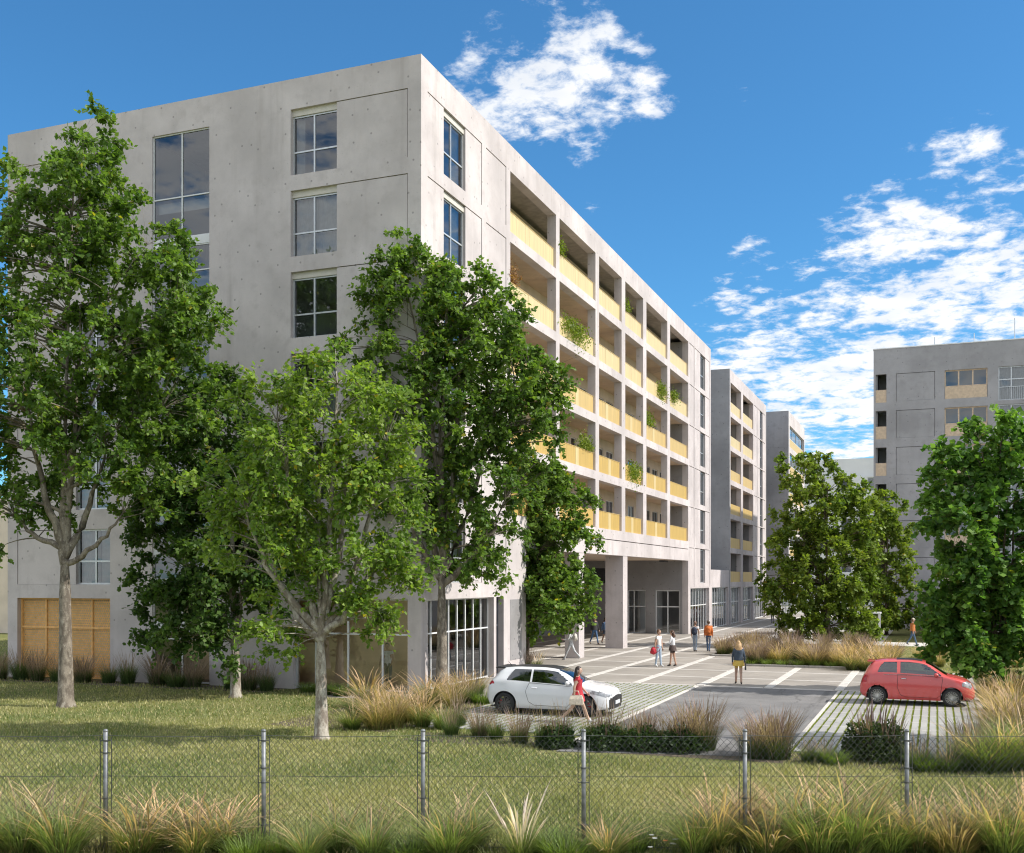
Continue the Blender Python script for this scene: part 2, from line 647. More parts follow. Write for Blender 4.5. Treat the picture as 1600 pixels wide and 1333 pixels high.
MT['ground'] = m_ground()
MT['asphalt'] = m_asphalt()
MT['paver'] = concrete('pale_paver', (.40, .395, .38), stain=.0)
MT['joint'] = plain('grass_joint', (.16, .19, .035), .95, .25, 7.0, obj=False, bump=.6)

g = MB()
g.face((-700, -200, 0), (700, -200, 0), (700, 1200, 0), (-700, 1200, 0))
tag(g.build('ground', MT['ground']), kind='structure')

LINE_X = [-3.4 - 2.62 * k for k in range(10)]           # pale strips running down the street
LINE_Y = [42.25 + 3.62 * k for k in range(26)]          # thinner strips across it
plaza = empty('plaza', (-10, 60, 0))
tag(plaza, kind='structure')
m_ = MB()
m_.face((-27.2, 42.1, .004), (-3.25, 42.1, .004), (-3.25, 170, .004), (-27.2, 170, .004))
m_.face((-3.25, 42.1, .004), (1.45, 42.1, .004), (1.45, 52.1, .004), (-3.25, 52.1, .004))
m_.build('paving_bed', MT['kerb'], plaza)
BED = [(-11.35, 58.6, -8.7, 71.0), (-8.7, 52.5, -1.6, 71.0)]
slab_cache = {}


def in_bed(x, y):
    return any(a - .01 < x < c + .01 and b - .01 < y < d + .01 for a, b, c, d in BED)


def slab(parent, name, x0, y0, x1, y1, z0, z1, mat, bev=.012):
    key = (name, round(x1 - x0, 3), round(y1 - y0, 3), round(z1 - z0, 3), mat)
    if key not in slab_cache:
        q = MB()
        q.cbox(-(x1 - x0) / 2, -(y1 - y0) / 2, 0, (x1 - x0) / 2, (y1 - y0) / 2, z1 - z0, bev)
        slab_cache[key] = q.mesh(name, MT[mat])
    return link(name, slab_cache[key], parent, Vector(((x0 + x1) / 2, (y0 + y1) / 2, z0)) - WL[parent.name])


xs = [-27.1 + .13] + []
edges = sorted(LINE_X)
cols = [(edges[i] + .17, edges[i + 1] - .17) for i in range(len(edges) - 1)] + [(LINE_X[0] + .17, -.95), (-.65, 1.4)]
for j in range(len(LINE_Y) - 1):
    ya, yb = LINE_Y[j] + .10, LINE_Y[j + 1] - .10
    for (xa, xb) in cols:
        if in_bed((xa + xb) / 2, (ya + yb) / 2) or (xa > -3.3 and yb > 53) or (yb > 73 and xa > -12):
            continue
        # each field is two slabs, as cast
        ym = (ya + yb) / 2
        if j < 8:
            slab(plaza, 'paving_slab', xa, ya, xb, ym - .006, .004, .030, 'slab')
            slab(plaza, 'paving_slab', xa, ym + .006, xb, yb, .004, .030, 'slab')
        else:
            slab(plaza, 'paving_slab', xa, ya, xb, yb, .004, .030, 'slab')
for x in edges + [-.8]:
    segs = [(42.36, 52.3)] if x > -8.8 else ([(42.36, 58.4), (71.2, 133)] if x > -11.4 else [(42.36, 133)])
    for (a, b_) in segs:
        if x > -8.8 and a > 60:
            continue
        y = a
        while y < b_ - .1:
            y2 = min(b_, y + 3.62)
            slab(plaza, 'paving_strip', x - .16, y, x + .16, y2 - .012, .004, .033, 'strip')
            y = y2
for y in LINE_Y:
    for (xa, xb) in cols:
        if in_bed((xa + xb) / 2, y) or (xa > -3.3 and y > 53) or (y > 73 and xa > -12):
            continue
        slab(plaza, 'paving_strip', xa + .004, y - .09, xb - .004, y + .09, .004, .033, 'strip')

lane = MB()
lane.face((-8.62, 24.9, .012), (-3.40, 26.0, .012), (-3.40, 42.12, .012), (-8.62, 42.12, .012))
tag(lane.build('parking_lane', MT['asphalt']), kind='structure')


def bay(name, x0, x1, y0, y1, nx, ny):
    b = empty(name, ((x0 + x1) / 2, (y0 + y1) / 2, 0))
    tag(b, kind='structure')
    q = MB()
    q.face((x0 - .05, y0 - .05, .008), (x1 + .05, y0 - .05, .008), (x1 + .05, y1 + .05, .008), (x0 - .05, y1 + .05, .008))
    q.build('joint_turf', MT['joint'], b)
    wx = (x1 - x0) / nx
    wy = (y1 - y0) / ny
    for j in range(ny):
        for i in range(nx):
            slab(b, 'paver', x0 + i * wx + .022, y0 + j * wy + .045, x0 + (i + 1) * wx - .022, y0 + (j + 1) * wy - .045, .008, .040, 'paver', .01)
        if j:
            q = MB()
            q.box(x0, y0 + j * wy - .040, .008, x1, y0 + j * wy + .040, .036)
            q.build('cross_beam', MT['strip'], b)
    return b


bay('parking_bay', -3.25, 1.45, 26.9, 41.9, 20, 9)
bay('parking_bay', -13.9, -8.78, 27.6, 41.9, 22, 8)
for (xa, ya, xb, yb) in ((-3.40, 26.6, -3.29, 42.0), (-8.76, 26.2, -8.62, 42.0)):
    q = MB()
    y = ya
    k_ = empty('edge_strip', (xa, ya, 0))
    tag(k_, kind='structure')
    while y < yb - .1:
        slab(k_, 'edge_stone', xa, y, xb, min(y + 1.0, yb) - .01, .0, .046, 'strip', .008)
        y += 1.0

# planted beds: soil, and kerbs round the one on the plaza
for i, (a, b_, c, d) in enumerate(BED):
    q = MB()
    q.box(a + .15, b_ + .15, 0, c + (.15 if i == 0 else -.15), d - .15, .09)
    tag(q.build('planting_bed', MT['soil']), kind='structure')
kb = empty('bed_kerb', (-6, 60, 0))
tag(kb, kind='structure')


def kerb_run(p, q):
    n = max(1, int(round(math.dist(p, q) / 1.0)))
    for k in range(n):
        a = [p[i] + (q[i] - p[i]) * k / n for i in (0, 1)]
        b_ = [p[i] + (q[i] - p[i]) * (k + 1) / n for i in (0, 1)]
        if abs(p[0] - q[0]) < .01:
            slab(kb, 'kerb_stone', a[0] - .07, min(a[1], b_[1]) + .006, a[0] + .07, max(a[1], b_[1]) - .006, 0, .13, 'kerb')
        else:
            slab(kb, 'kerb_stone', min(a[0], b_[0]) + .006, a[1] - .07, max(a[0], b_[0]) - .006, a[1] + .07, 0, .13, 'kerb')


kerb_run((-11.35, 58.75), (-11.35, 70.9))
kerb_run((-11.3, 58.6), (-8.8, 58.6))
kerb_run((-8.7, 52.65), (-8.7, 58.5))
kerb_run((-8.6, 52.5), (-1.6, 52.5))
q = MB()
q.face((-3.2, 72.0, .006), (40, 72.0, .006), (40, 76.2, .006), (-3.2, 76.2, .006))
tag(q.build('footpath', MT['strip']), kind='structure')
q = MB()
q.face((-20.6, 33.3, .006), (-14.6, 33.9, .006), (-14.6, 42.2, .006), (-17.6, 42.2, .006), (-17.6, 36.3, .006), (-17.4, 35.4, .006), (-20.6, 35.4, .006))
tag(q.build('pavement', MT['slab']), kind='structure')
q = MB()
for (xc, d) in ():
    pass
fa, fb = cw(-12, 14.6), cw(13, 14.6)
fc, fd = cw(13, 17.4), cw(-12, 17.4)
q.face((fa[0], fa[1], .005), (fb[0], fb[1], .005), (fc[0], fc[1], .005), (fd[0], fd[1], .005))
tag(q.build('soil_strip', MT['soil']), kind='structure')
for (x0, y0, x1, y1, nm) in ((-18.0, 26.4, -14.0, 33.2, 'soil_bed'), (-37.2, 33.9, -23.2, 35.45, 'soil_bed'), (-13.0, 25.2, 2.6, 26.75, 'soil_bed'), (1.55, 26.4, 4.6, 52.0, 'soil_bed')):
    q = MB()
    q.face((x0, y0, .005), (x1, y0, .005), (x1, y1, .005), (x0, y1, .005))
    tag(q.build(nm, MT['soil']), kind='structure')


# ------------------------------------------------------------------ walls, windows
def P3(plane, c, u, dep, z):
    return (c - dep, u, z) if plane == 'x' else (u, c + dep, z)


def wall(parent, name, plane, c, u0, u1, z0, z1, th, holes, mat):
    """a wall with real openings and reveals; plane 'x' faces +X, plane 'y' faces -Y"""
    us = sorted({u0, u1} | {min(max(v, u0), u1) for h in holes for v in h[:2]})
    zs = sorted({z0, z1} | {min(max(v, z0), z1) for h in holes for v in h[2:4]})
    nu, nz = len(us) - 1, len(zs) - 1
    open_ = [[False] * nz for _ in range(nu)]
    for i in range(nu):
        for j in range(nz):
            uc, zc = (us[i] + us[i + 1]) / 2, (zs[j] + zs[j + 1]) / 2
            open_[i][j] = any(h[0] < uc < h[1] and h[2] < zc < h[3] for h in holes)
    q = MB()

    def solid(i, j):
        return 0 <= i < nu and 0 <= j < nz and not open_[i][j]
    for i in range(nu):
        j = 0
        while j < nz:
            if not solid(i, j):
                j += 1
                continue
            j2 = j
            while j2 + 1 < nz and solid(i, j2 + 1):
                j2 += 1
            a, b_, z_a, z_b = us[i], us[i + 1], zs[j], zs[j2 + 1]
            for dep in (0, th):
                q.face(P3(plane, c, a, dep, z_a), P3(plane, c, b_, dep, z_a), P3(plane, c, b_, dep, z_b), P3(plane, c, a, dep, z_b))
            j = j2 + 1
    for i in range(nu):
        for j in range(nz):
            if not solid(i, j):
                continue
            a, b_, z_a, z_b = us[i], us[i + 1], zs[j], zs[j + 1]
            if not solid(i - 1, j):
                q.face(P3(plane, c, a, 0, z_a), P3(plane, c, a, th, z_a), P3(plane, c, a, th, z_b), P3(plane, c, a, 0, z_b))
            if not solid(i + 1, j):
                q.face(P3(plane, c, b_, 0, z_a), P3(plane, c, b_, th, z_a), P3(plane, c, b_, th, z_b), P3(plane, c, b_, 0, z_b))
            if not solid(i, j - 1):
                q.face(P3(plane, c, a, 0, z_a), P3(plane, c, b_, 0, z_a), P3(plane, c, b_, th, z_a), P3(plane, c, a, th, z_a))
            if not solid(i, j + 1):
                q.face(P3(plane, c, a, 0, z_b), P3(plane, c, b_, 0, z_b), P3(plane, c, b_, th, z_b), P3(plane, c, a, th, z_b))
    return q.build(name, MT[mat] if isinstance(mat, str) else mat, parent)


def panel(parent, plane, c, ua, ub, za, zb, rec=.02, th=.2, gap=.022, mat='conc', name='concrete_panel', gaps=None):
    gl, gr, gb, gt = gaps if gaps else (gap, gap, gap * .3, gap)
    p, r = P3(plane, c, ua + gl, rec, za + gb), P3(plane, c, ub - gr, rec + th, zb - gt)
    q = MB()
    q.box(min(p[0], r[0]), min(p[1], r[1]), p[2], max(p[0], r[0]), max(p[1], r[1]), r[2])
    return q.build(name, MT[mat], parent)


win_cache = {}


def window(parent, plane, c, ua, ub, za, zb, rec=.16, cols=(.5,), rows=(.4,), fw=.055, box=0.0, frame='alu', pane='pane', curtain=None, name='window', sill=False):
    """frame, with a pane in every light; the part hangs under the building, its panes under it"""
    W, Hh = ub - ua, zb - za
    key = (round(W, 3), round(Hh, 3), tuple(cols), tuple(rows), fw, box, frame, pane, curtain, sill)
    if key not in win_cache:
        q = MB()
        h = Hh - box
        us = [0] + [W * x for x in cols] + [W]
        zs = [0] + [h * x for x in rows] + [h]
        d = .07
        q.box(0, 0, 0, W, d, fw)
        q.box(0, 0, h - fw, W, d, h)
        q.box(0, .0, fw, fw, d, h - fw)
        q.box(W - fw, .0, fw, W, d, h - fw)
        for u in us[1:-1]:
            q.box(u - fw * .55, -.004, fw, u + fw * .55, d - .01, h - fw)
        for z in zs[1:-1]:
            for i in range(len(us) - 1):
                l = fw if i == 0 else us[i] + fw * .55
                r = W - fw if i == len(us) - 2 else us[i + 1] - fw * .55
                q.box(l, -.002, z - fw * .5, r, d - .012, z + fw * .5)
        fm = q.mesh(name, MT[frame])
        panes = []
        for i in range(len(us) - 1):
            for j in range(len(zs) - 1):
                l = fw if i == 0 else us[i] + fw * .55
                r = W - fw if i == len(us) - 2 else us[i + 1] - fw * .55
                b_ = fw if j == 0 else zs[j] + fw * .5
                tp = h - fw if j == len(zs) - 2 else zs[j + 1] - fw * .5
                s = MB()
                s.face((l, .035, b_), (r, .035, b_), (r, .035, tp), (l, .035, tp))
                panes.append(s.mesh('pane', MT[pane]))
        extra = []
        if box:
            s = MB()
            s.box(0, -.05, h, W, .12, Hh)
            extra.append(('shutter_box', s.mesh('shutter_box', MT['shutter'])))
        if sill:
            s = MB()
            s.box(-.04, -rec - .05, -.05, W + .04, .03, -.004)
            extra.append(('sill', s.mesh('sill', MT['alu'])))
        if curtain is not None:
            s = MB()
            n = 9
            for side, ww in curtain:
                pts = []
                for k in range(n * 2 + 1):
                    x = W * ww * k / (n * 2)
                    pts.append((x if side == 'l' else W - x, .22 + .04 * (k % 2)))
                for k in range(n * 2):
                    (xa, yy), (xb, yb) = pts[k], pts[k + 1]
                    s.face((xa, yy, .05), (xb, yb, .05), (xb, yb, h), (xa, yy, h))
            extra.append(('curtain', s.mesh('curtain', MT['curtain'])))
        win_cache[key] = (fm, panes, extra)
    fm, panes, extra = win_cache[key]
    loc = Vector(P3(plane, c, ua, rec, za)) - WL[parent.name]
    o = link(name, fm, parent, loc, PI / 2 if plane == 'x' else 0.0)
    for p in panes:
        link('pane', p, o)
    for n_, e in extra:
        link(n_, e, o)
    return o


LV = [3.48 + 3.12 * k for k in range(7)]        # floor lines
X1, Y0 = -17.473, 35.506
X0, Y1, ZR = -37.28, 89.98, 23.36

apt = empty('apartment_building', (X1, Y0, 0))
tag(apt, 'large pale concrete apartment block with gold balcony panels facing the plaza', 'building', 'concrete apartment blocks along the street')

# --- end wall facing the lawn
holes = [(-36.74, -31.73, -1, 3.40), (-29.58, -26.79, -1, 22.13), (-22.92, -18.02, -1, 3.47)]
for k in range(6):
    holes.append((-36.74, -31.73, LV[k] + .50, LV[k] + 2.80))
    holes.append((-23.03, -18.02, LV[k + 1] - 2.53, LV[k + 1]))
wall(apt, 'end_wall', 'y', Y0, X0, X1, 0, ZR, .36, holes, 'conc')
cur = [None, (('l', .25), ('r', .2)), (('r', .45),), None, (('l', .9),), (('l', .2),)]
for k in range(6):
    z_t = LV[k + 1]
    window(apt, 'y', Y0, -23.03, -21.01, z_t - 2.53, z_t, .18, (.47,), (.40,), .06, .24, 'alu', 'pane', cur[k])
    panel(apt, 'y', Y0, -21.01, -18.02, z_t - 2.53, z_t, gaps=(0, .028, .006, .028))
    window(apt, 'y', Y0, -33.55, -31.73, LV[k] + .5, LV[k] + 2.8, .16, (.52,), (.42,), .07, 0, 'alu', 'pane', (('l', .55), ('r', .42)) if k == 0 else cur[5 - k])
    panel(apt, 'y', Y0, -36.74, -33.55, LV[k] + .5, LV[k] + 2.8, gaps=(.025, 0, .006, .025))
# stair glazing: one light per landing, white spandrel bands between
bands = [22.13, 17.73, 14.62, 11.52, 8.42, 5.32, 2.28, 0.0]
for i in range(7):
    zt, zb = bands[i] - (.16 if i else 0), bands[i + 1] + (.16 if i < 6 else .05)
    window(apt, 'y', Y0, -29.58, -26.79, zb, zt, .07, (.51,), ((zb + 1.75 - zb) / (zt - zb),) if i else (.39,), .05, 0, 'alu_white', 'pane' if i < 6 else 'pane_shop', None, name='stair_window')
    if i:
        panel(apt, 'y', Y0, -29.58, -26.79, bands[i] - .16, bands[i] + .16, .05, .12, .0, 'alu_white', 'spandrel', (0, 0, 0, 0))
# lobby glazing
window(apt, 'y', Y0, -22.92, -21.98, 0.02, 3.47, .20, (), (.64,), .09, 0, 'alu', 'pane_shop', None, name='lobby_door')
window(apt, 'y', Y0, -21.98, -18.02, 0.02, 3.47, .20, (.34, .71), (.615,), .06, 0, 'alu_white', 'pane_shop', None, name='lobby_window')
# perforated timber screen
scr = empty('timber_screen', Vector((-36.74, Y0 + .22, 0.0)) - WL[apt.name], 0, apt)
q = MB()
x0, z0, z1 = -36.74, .06, 3.40
pit = .105
ncol, nrow = int(5.01 / pit), int((z1 - z0) / pit)
for r in range(nrow):
    za = z0 + r * pit
    off = pit / 2 if r % 2 else 0
    yy = Y0 + .26
    q.face((x0, yy, za), (x0 + 5.01, yy, za), (x0 + 5.01, yy, za + pit * .46), (x0, yy, za + pit * .46))
    xa = x0
    while xa < x0 + 5.0:
        xs_ = max(x0, xa - off)
        xe = min(x0 + 5.01, xa - off + pit * .48)
        if xe > xs_:
            q.face((xs_, yy, za + pit * .46), (xe, yy, za + pit * .46), (xe, yy, za + pit), (xs_, yy, za + pit))
        xa += pit
q.build('perforated_sheet', MT['timber'], scr)
for xa in (-36.74, -35.35 - .04, -32.87 - .04, -31.73 - .08):
    q = MB()
    q.box(xa, Y0 + .20, .02, xa + .08, Y0 + .30, 3.36)
    q.build('screen_post', MT['timber'], scr)
for z in (.03, 2.12, 3.33):
    q = MB()
    q.box(-36.74, Y0 + .19, z, -31.73, Y0 + .255, z + .07)
    q.build('screen_rail', MT['timber'], scr)

# --- long street face
BAYS = [(44.38, 50.55), (51.08, 57.21), (57.88, 62.54), (63.34, 67.64), (68.47, 74.35), (75.18, 81.20)]
holes = [(36.07, 42.48, -1, 3.44), (42.75, 43.6, -1, 3.44), (46.35, 81.2, -1, 6.50), (82.0, 89.35, -1, 3.5)]
for k in range(6):
    holes.append((36.05, 41.18, LV[k] + .58, LV[k + 1] + .02))
    holes.append((41.62, 43.90, LV[k] + .58, LV[k + 1] + .02))
    holes.append((81.58, 83.40, LV[k] + .10, LV[k + 1] + .02))
    holes.append((83.62, 89.50, LV[k] + .10, LV[k + 1] + .02))
    if k:
        for (a, b_) in BAYS:
            holes.append((a, b_, LV[k] + .46, LV[k + 1]))
wall(apt, 'street_wall', 'x', X1, Y0 + .36, Y1, 0, ZR, .46, holes, 'conc')
q = MB()                                                        # the corner pier closes the two walls
q.box(X1 - .46, Y0 + .003, 0, X1 - .003, Y0 + .37, .02)
q.build('corner_foot', MT['conc'], apt)
for k in range(6):
    zt = LV[k + 1] + .02
    zb = LV[k] + .58
    panel(apt, 'x', X1, 36.05, 37.49, zb, zt, gaps=(.0, 0, .006, .03))
    panel(apt, 'x', X1, 39.54, 41.18, zb, zt, gaps=(0, .03, .006, .03))
    panel(apt, 'x', X1, 41.62, 43.90, zb, zt, gaps=(.006, .03, .006, .03))
    window(apt, 'x', X1, 37.49, 39.54, zb, zt - .03, .14, (.44,), (.42,), .06, .22, 'alu', 'pane', (('l', .3), ('r', .3)) if k % 2 else (('r', .4),))
    zb, zt = LV[k] + .10, LV[k + 1] + .02
    panel(apt, 'x', X1, 81.58, 83.40, zb, zt, gaps=(.006, .05, .006, .04))
    panel(apt, 'x', X1, 83.62, 85.80, zb, zt, gaps=(.006, 0, .006, .04))
    panel(apt, 'x', X1, 87.75, 89.50, zb, zt, gaps=(0, .02, .006, .04))
    panel(apt, 'x', X1, 85.80, 87.75, zb, zb + .32, gaps=(0, 0, .006, .0))
    window(apt, 'x', X1, 85.80, 87.75, zb + .32, zt - .06, .16, (.5,), (.42,), .07, 0, 'alu', 'pane', (('l', .3),) if k % 2 else None)
# lintel beam over the passage
panel(apt, 'x', X1, 46.35, 81.2, 5.60, 6.50, .0, .46, .0, 'conc', 'lintel_beam', (.003, .003, 0, .05))
for (a, b_, dp) in ((54.28, 55.21, .78), (62.90, 63.90, 1.1)):
    q = MB()
    q.box(X1 - dp - .02, a, .0, X1 - .02, b_, 5.62)
    q.build('column', MT['conc'], apt)

# loggias
SHEETS = random.Random(5)
loggia_windows = []
DEP = 1.75
for k in range(1, 6):
    zf = LV[k] + .46
    q = MB()
    q.box(X1 - DEP - .2, 44.0, LV[k] + .03, X1 - .459, 81.5, LV[k] + .40)
    q.build('loggia_slab', MT['conc_soffit'], apt)
    bh = []
    for i, (a, b_) in enumerate(BAYS):
        L = b_ - a
        bh.append((a + .35, a + 1.25, zf + .02, zf + 2.1))
        bh.append((a + 1.9, a + 3.5, zf + .02, zf + 2.1))
        if L > 5:
            bh.append((a + 4.2, a + 5.3, zf + .02, zf + 2.1))
    wall(apt, 'loggia_back_wall', 'x', X1 - DEP, 44.2, 81.3, LV[k] + .40, LV[k + 1] + .03, .2, bh, 'plaster')
    for n_, h in enumerate(bh):
        window(apt, 'x', X1 - DEP, h[0], h[1], h[2], h[3], .05, () if h[1] - h[0] < 1.3 else (.5,), (), .06, 0, 'alu_white' if (n_ + k) % 3 else 'alu', 'pane_dark', (('l', .3),) if (n_ + 2 * k) % 4 == 0 else None, name='loggia_door')
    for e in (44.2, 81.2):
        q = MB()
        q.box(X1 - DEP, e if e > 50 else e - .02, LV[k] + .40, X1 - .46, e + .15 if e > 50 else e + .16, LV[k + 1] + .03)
        q.build('loggia_end_wall', MT['conc_mid'] if e > 50 else MT['conc'], apt)  # far end darker: its shade is put into the concrete colour
    for i, (a, b_) in enumerate(BAYS):
        # folded sheets; the paler strip paints a gap onto the lit interior
        bal = empty('balcony_front', Vector((X1 - .12, a, zf - .04)) - WL[apt.name], 0, apt)
        tone = 'gold_lit' if k >= 4 else ('gold_mid' if k == 3 else 'gold')  # upper floors paler: sun glare put into the sheet colour
        cuts = [a + .03, b_ - .03]
        if i < 5:
            m0 = a + (b_ - a) * SHEETS.choice((.36, .42, .48))
            cuts = [a + .03, m0, m0 + .55, b_ - .03]
            if i < 2 and k < 4:
                cuts.insert(1, a + (m0 - a) * .5)
        for s in range(len(cuts) - 1):
            q = MB()
            wd_ = cuts[s + 1] - cuts[s]
            pale = abs(wd_ - .55) < .01 and k <= 4
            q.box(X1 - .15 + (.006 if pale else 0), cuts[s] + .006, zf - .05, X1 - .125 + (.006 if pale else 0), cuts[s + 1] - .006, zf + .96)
            q.build('sheet', MT['gold_lit' if pale else tone], bal)
        q = MB()
        q.box(X1 - .19, a + .01, zf + .962, X1 - .11, b_ - .01, zf + .995)
        q.build('handrail', MT['gold_mid'], bal)

# passage under the block
PX = -27.2
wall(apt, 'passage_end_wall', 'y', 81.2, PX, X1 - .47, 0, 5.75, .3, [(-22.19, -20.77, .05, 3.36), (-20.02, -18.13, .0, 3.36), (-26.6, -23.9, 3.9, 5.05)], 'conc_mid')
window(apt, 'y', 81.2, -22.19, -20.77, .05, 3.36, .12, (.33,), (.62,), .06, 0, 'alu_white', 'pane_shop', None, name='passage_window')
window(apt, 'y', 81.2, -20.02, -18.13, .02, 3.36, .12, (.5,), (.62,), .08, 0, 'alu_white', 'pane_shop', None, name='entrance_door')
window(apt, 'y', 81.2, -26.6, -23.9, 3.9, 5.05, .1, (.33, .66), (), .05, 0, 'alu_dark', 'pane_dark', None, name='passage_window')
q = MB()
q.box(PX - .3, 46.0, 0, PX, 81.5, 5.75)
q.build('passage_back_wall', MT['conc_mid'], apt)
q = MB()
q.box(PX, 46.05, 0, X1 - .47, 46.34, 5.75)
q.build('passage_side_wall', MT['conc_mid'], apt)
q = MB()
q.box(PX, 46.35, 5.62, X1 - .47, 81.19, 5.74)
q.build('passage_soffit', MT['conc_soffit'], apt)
q = MB()
q.box(-19.3, 79.5, 5.50, -18.9, 80.6, 5.615)
q.build('passage_lamp', MT['alu_dark'], apt)
q = MB()
q.box(-24.6, 46.345, 1.35, -24.0, 46.37, 1.95)
q.build('notice_board', MT['alu_white'], apt)

# street-level glazing
window(apt, 'x', X1, 36.07, 42.48, .05, 3.44, .26, tuple(i / 8 for i in range(1, 8)), (.62,), .055, 0, 'alu_white', 'pane_shop', None, name='shop_window')
window(apt, 'x', X1, 42.75, 43.6, .03, 3.44, .26, (), (.64,), .08, 0, 'alu_dark', 'pane_dark', None, name='service_door')
panel(apt, 'x', X1, 44.35, 45.75, .62, 3.3, -.012, .02, 0, 'conc_mid', 'pier_panel', (0, 0, 0, 0))
window(apt, 'x', X1, 82.0, 89.35, .05, 3.5, .26, tuple(i / 7 for i in range(1, 7)), (.6,), .07, 0, 'alu_white', 'pane_shop', None, name='shop_window')

# rest of the shell: roof, hidden sides, floors and rooms behind the glass
q = MB()
q.box(X0 + .36, Y0 + .37, 22.55, X1 - .47, Y1 - .3, 22.85)
q.build('roof', MT['kerb'], apt)
q = MB()
q.box(X0, Y0 + .362, 0, X0 + .34, Y1, ZR)
q.build('rear_wall', MT['conc'], apt)
wall(apt, 'far_wall', 'y', Y1 - .3, X0 + .342, X1 - .462, 0, ZR, .3, [], 'conc_mid')
for k in range(7):
    if k == 6:
        continue
    q = MB()
    if k == 0:
        q.box(X0 + .36, Y0 + .37, LV[0] - .05, X1 - .47, 45.9, LV[0] + .30)
        q.box(X0 + .36, 81.7, LV[0] - .05, X1 - .47, Y1 - .31, LV[0] + .06)
    else:
        q.box(X0 + .36, Y0 + .37, LV[k] - .02, X1 - .47, 43.9, LV[k] + .40)
        q.box(X0 + .36, 43.9, LV[k] - .02, X1 - DEP - .22, 81.4, LV[k] + .38)
        q.box(X0 + .36, 81.4, LV[k] - .02, X1 - .47, Y1 - .31, LV[k] + .06)
    q.build('floor_slab', MT['room'], apt)
q = MB()                                                        # rooms: cross walls behind each front
for x in (-30.6, -25.9, -24.2):
    q.box(x, Y0 + .37, LV[0] + .31, x + .15, Y0 + 4.6, 22.5)
q.box(X0 + .36, Y0 + 4.6, LV[0] + .31, X1 - .5, Y0 + 4.75, 22.5)
q.box(X1 - 4.2, 40.2, LV[0] + .31, X1 - .47, 40.32, 22.5)
q.box(X1 - 4.4, 40.4, LV[0] + .31, X1 - 4.2, 43.8, 22.5)
q.box(X1 - 5.5, 46.4, 6.7, X1 - 5.3, Y1 - .4, 22.5)
q.box(X0 + .4, Y0 + .45, .03, X1 - 3.0, Y0 + .6, .035)
q.build('inner_wall', MT['room'], apt)
q = MB()
q.box(-29.9, Y0 + 1.9, .0, -23.9, Y0 + 2.05, LV[0] - .06)
q.box(-23.7, Y0 + 1.7, .0, -18.9, Y0 + 1.85, LV[0] - .06)
q.box(-24.0, Y0 + .4, .0, -23.8, Y0 + 1.69, LV[0] - .06)
q.build('lobby_wall', MT['room_warm'], apt)
q = MB()
q.box(X1 - 4.2, Y0 + 3.1, 0, X1 - 4.0, 45.8, LV[0] - .06)
q.box(X1 - 4.2, 82.2, 0, X1 - 4.0, Y1 - .4, LV[0] - .06)
q.box(PX + .2, 84.0, 0, X1 - 4.3, 84.2, 5.4)
q.build('shop_wall', MT['room'], apt)
q = MB()
q.box(X0 + .4, Y0 + .38, .0, X1 - .48, 45.8, .02)
q.box(PX, 81.55, .0, X1 - .48, Y1 - .4, .02)
q.build('shop_floor', MT['floor_in'], apt)
q = MB()
q.box(X0 + .37, Y0 + .40, .03, -31.5, Y0 + .55, 3.4)
q.build('screen_backing', MT['conc_soffit'], apt)
for (xa, ya) in ((-19.0, 40.1), (-18.9, 41.6)):
    q = MB()
    for z in (.1, .55, 1.0, 1.45, 1.9):
        q.box(xa - .8, ya, z, xa + .2, ya + .45, z + .035)
    q.box(xa - .83, ya, .02, xa - .8, ya + .45, 1.95)
    q.box(xa + .2, ya, .02, xa + .23, ya + .45, 1.95)
    q.build('shop_shelf', MT['alu_dark'], apt)

# low link between the first and second block
lk = empty('link_building', (X1, 94, 0))
tag(lk, 'low one-storey concrete link between the two balcony blocks', 'building')
wall(lk, 'front_wall', 'x', X1 - .02, Y1 + .02, 98.8, 0, 5.0, .3, [(90.6, 98.2, -1, 3.5)], 'conc')
window(lk, 'x', X1, 90.6, 98.2, .05, 3.5, .2, tuple(i / 7 for i in range(1, 7)), (.6,), .07, 0, 'alu_white', 'pane_shop', None, name='shop_window')
q = MB()
q.box(X1 - 14, Y1 + .02, 3.7, X1 - .33, 98.8, 3.95)
q.build('roof_terrace', MT['conc_mid'], lk)
q = MB()
q.box(X1 - 4.2, Y1 + .1, 0, X1 - 4.0, 98.7, 3.69)
q.build('inner_wall', MT['room'], lk)

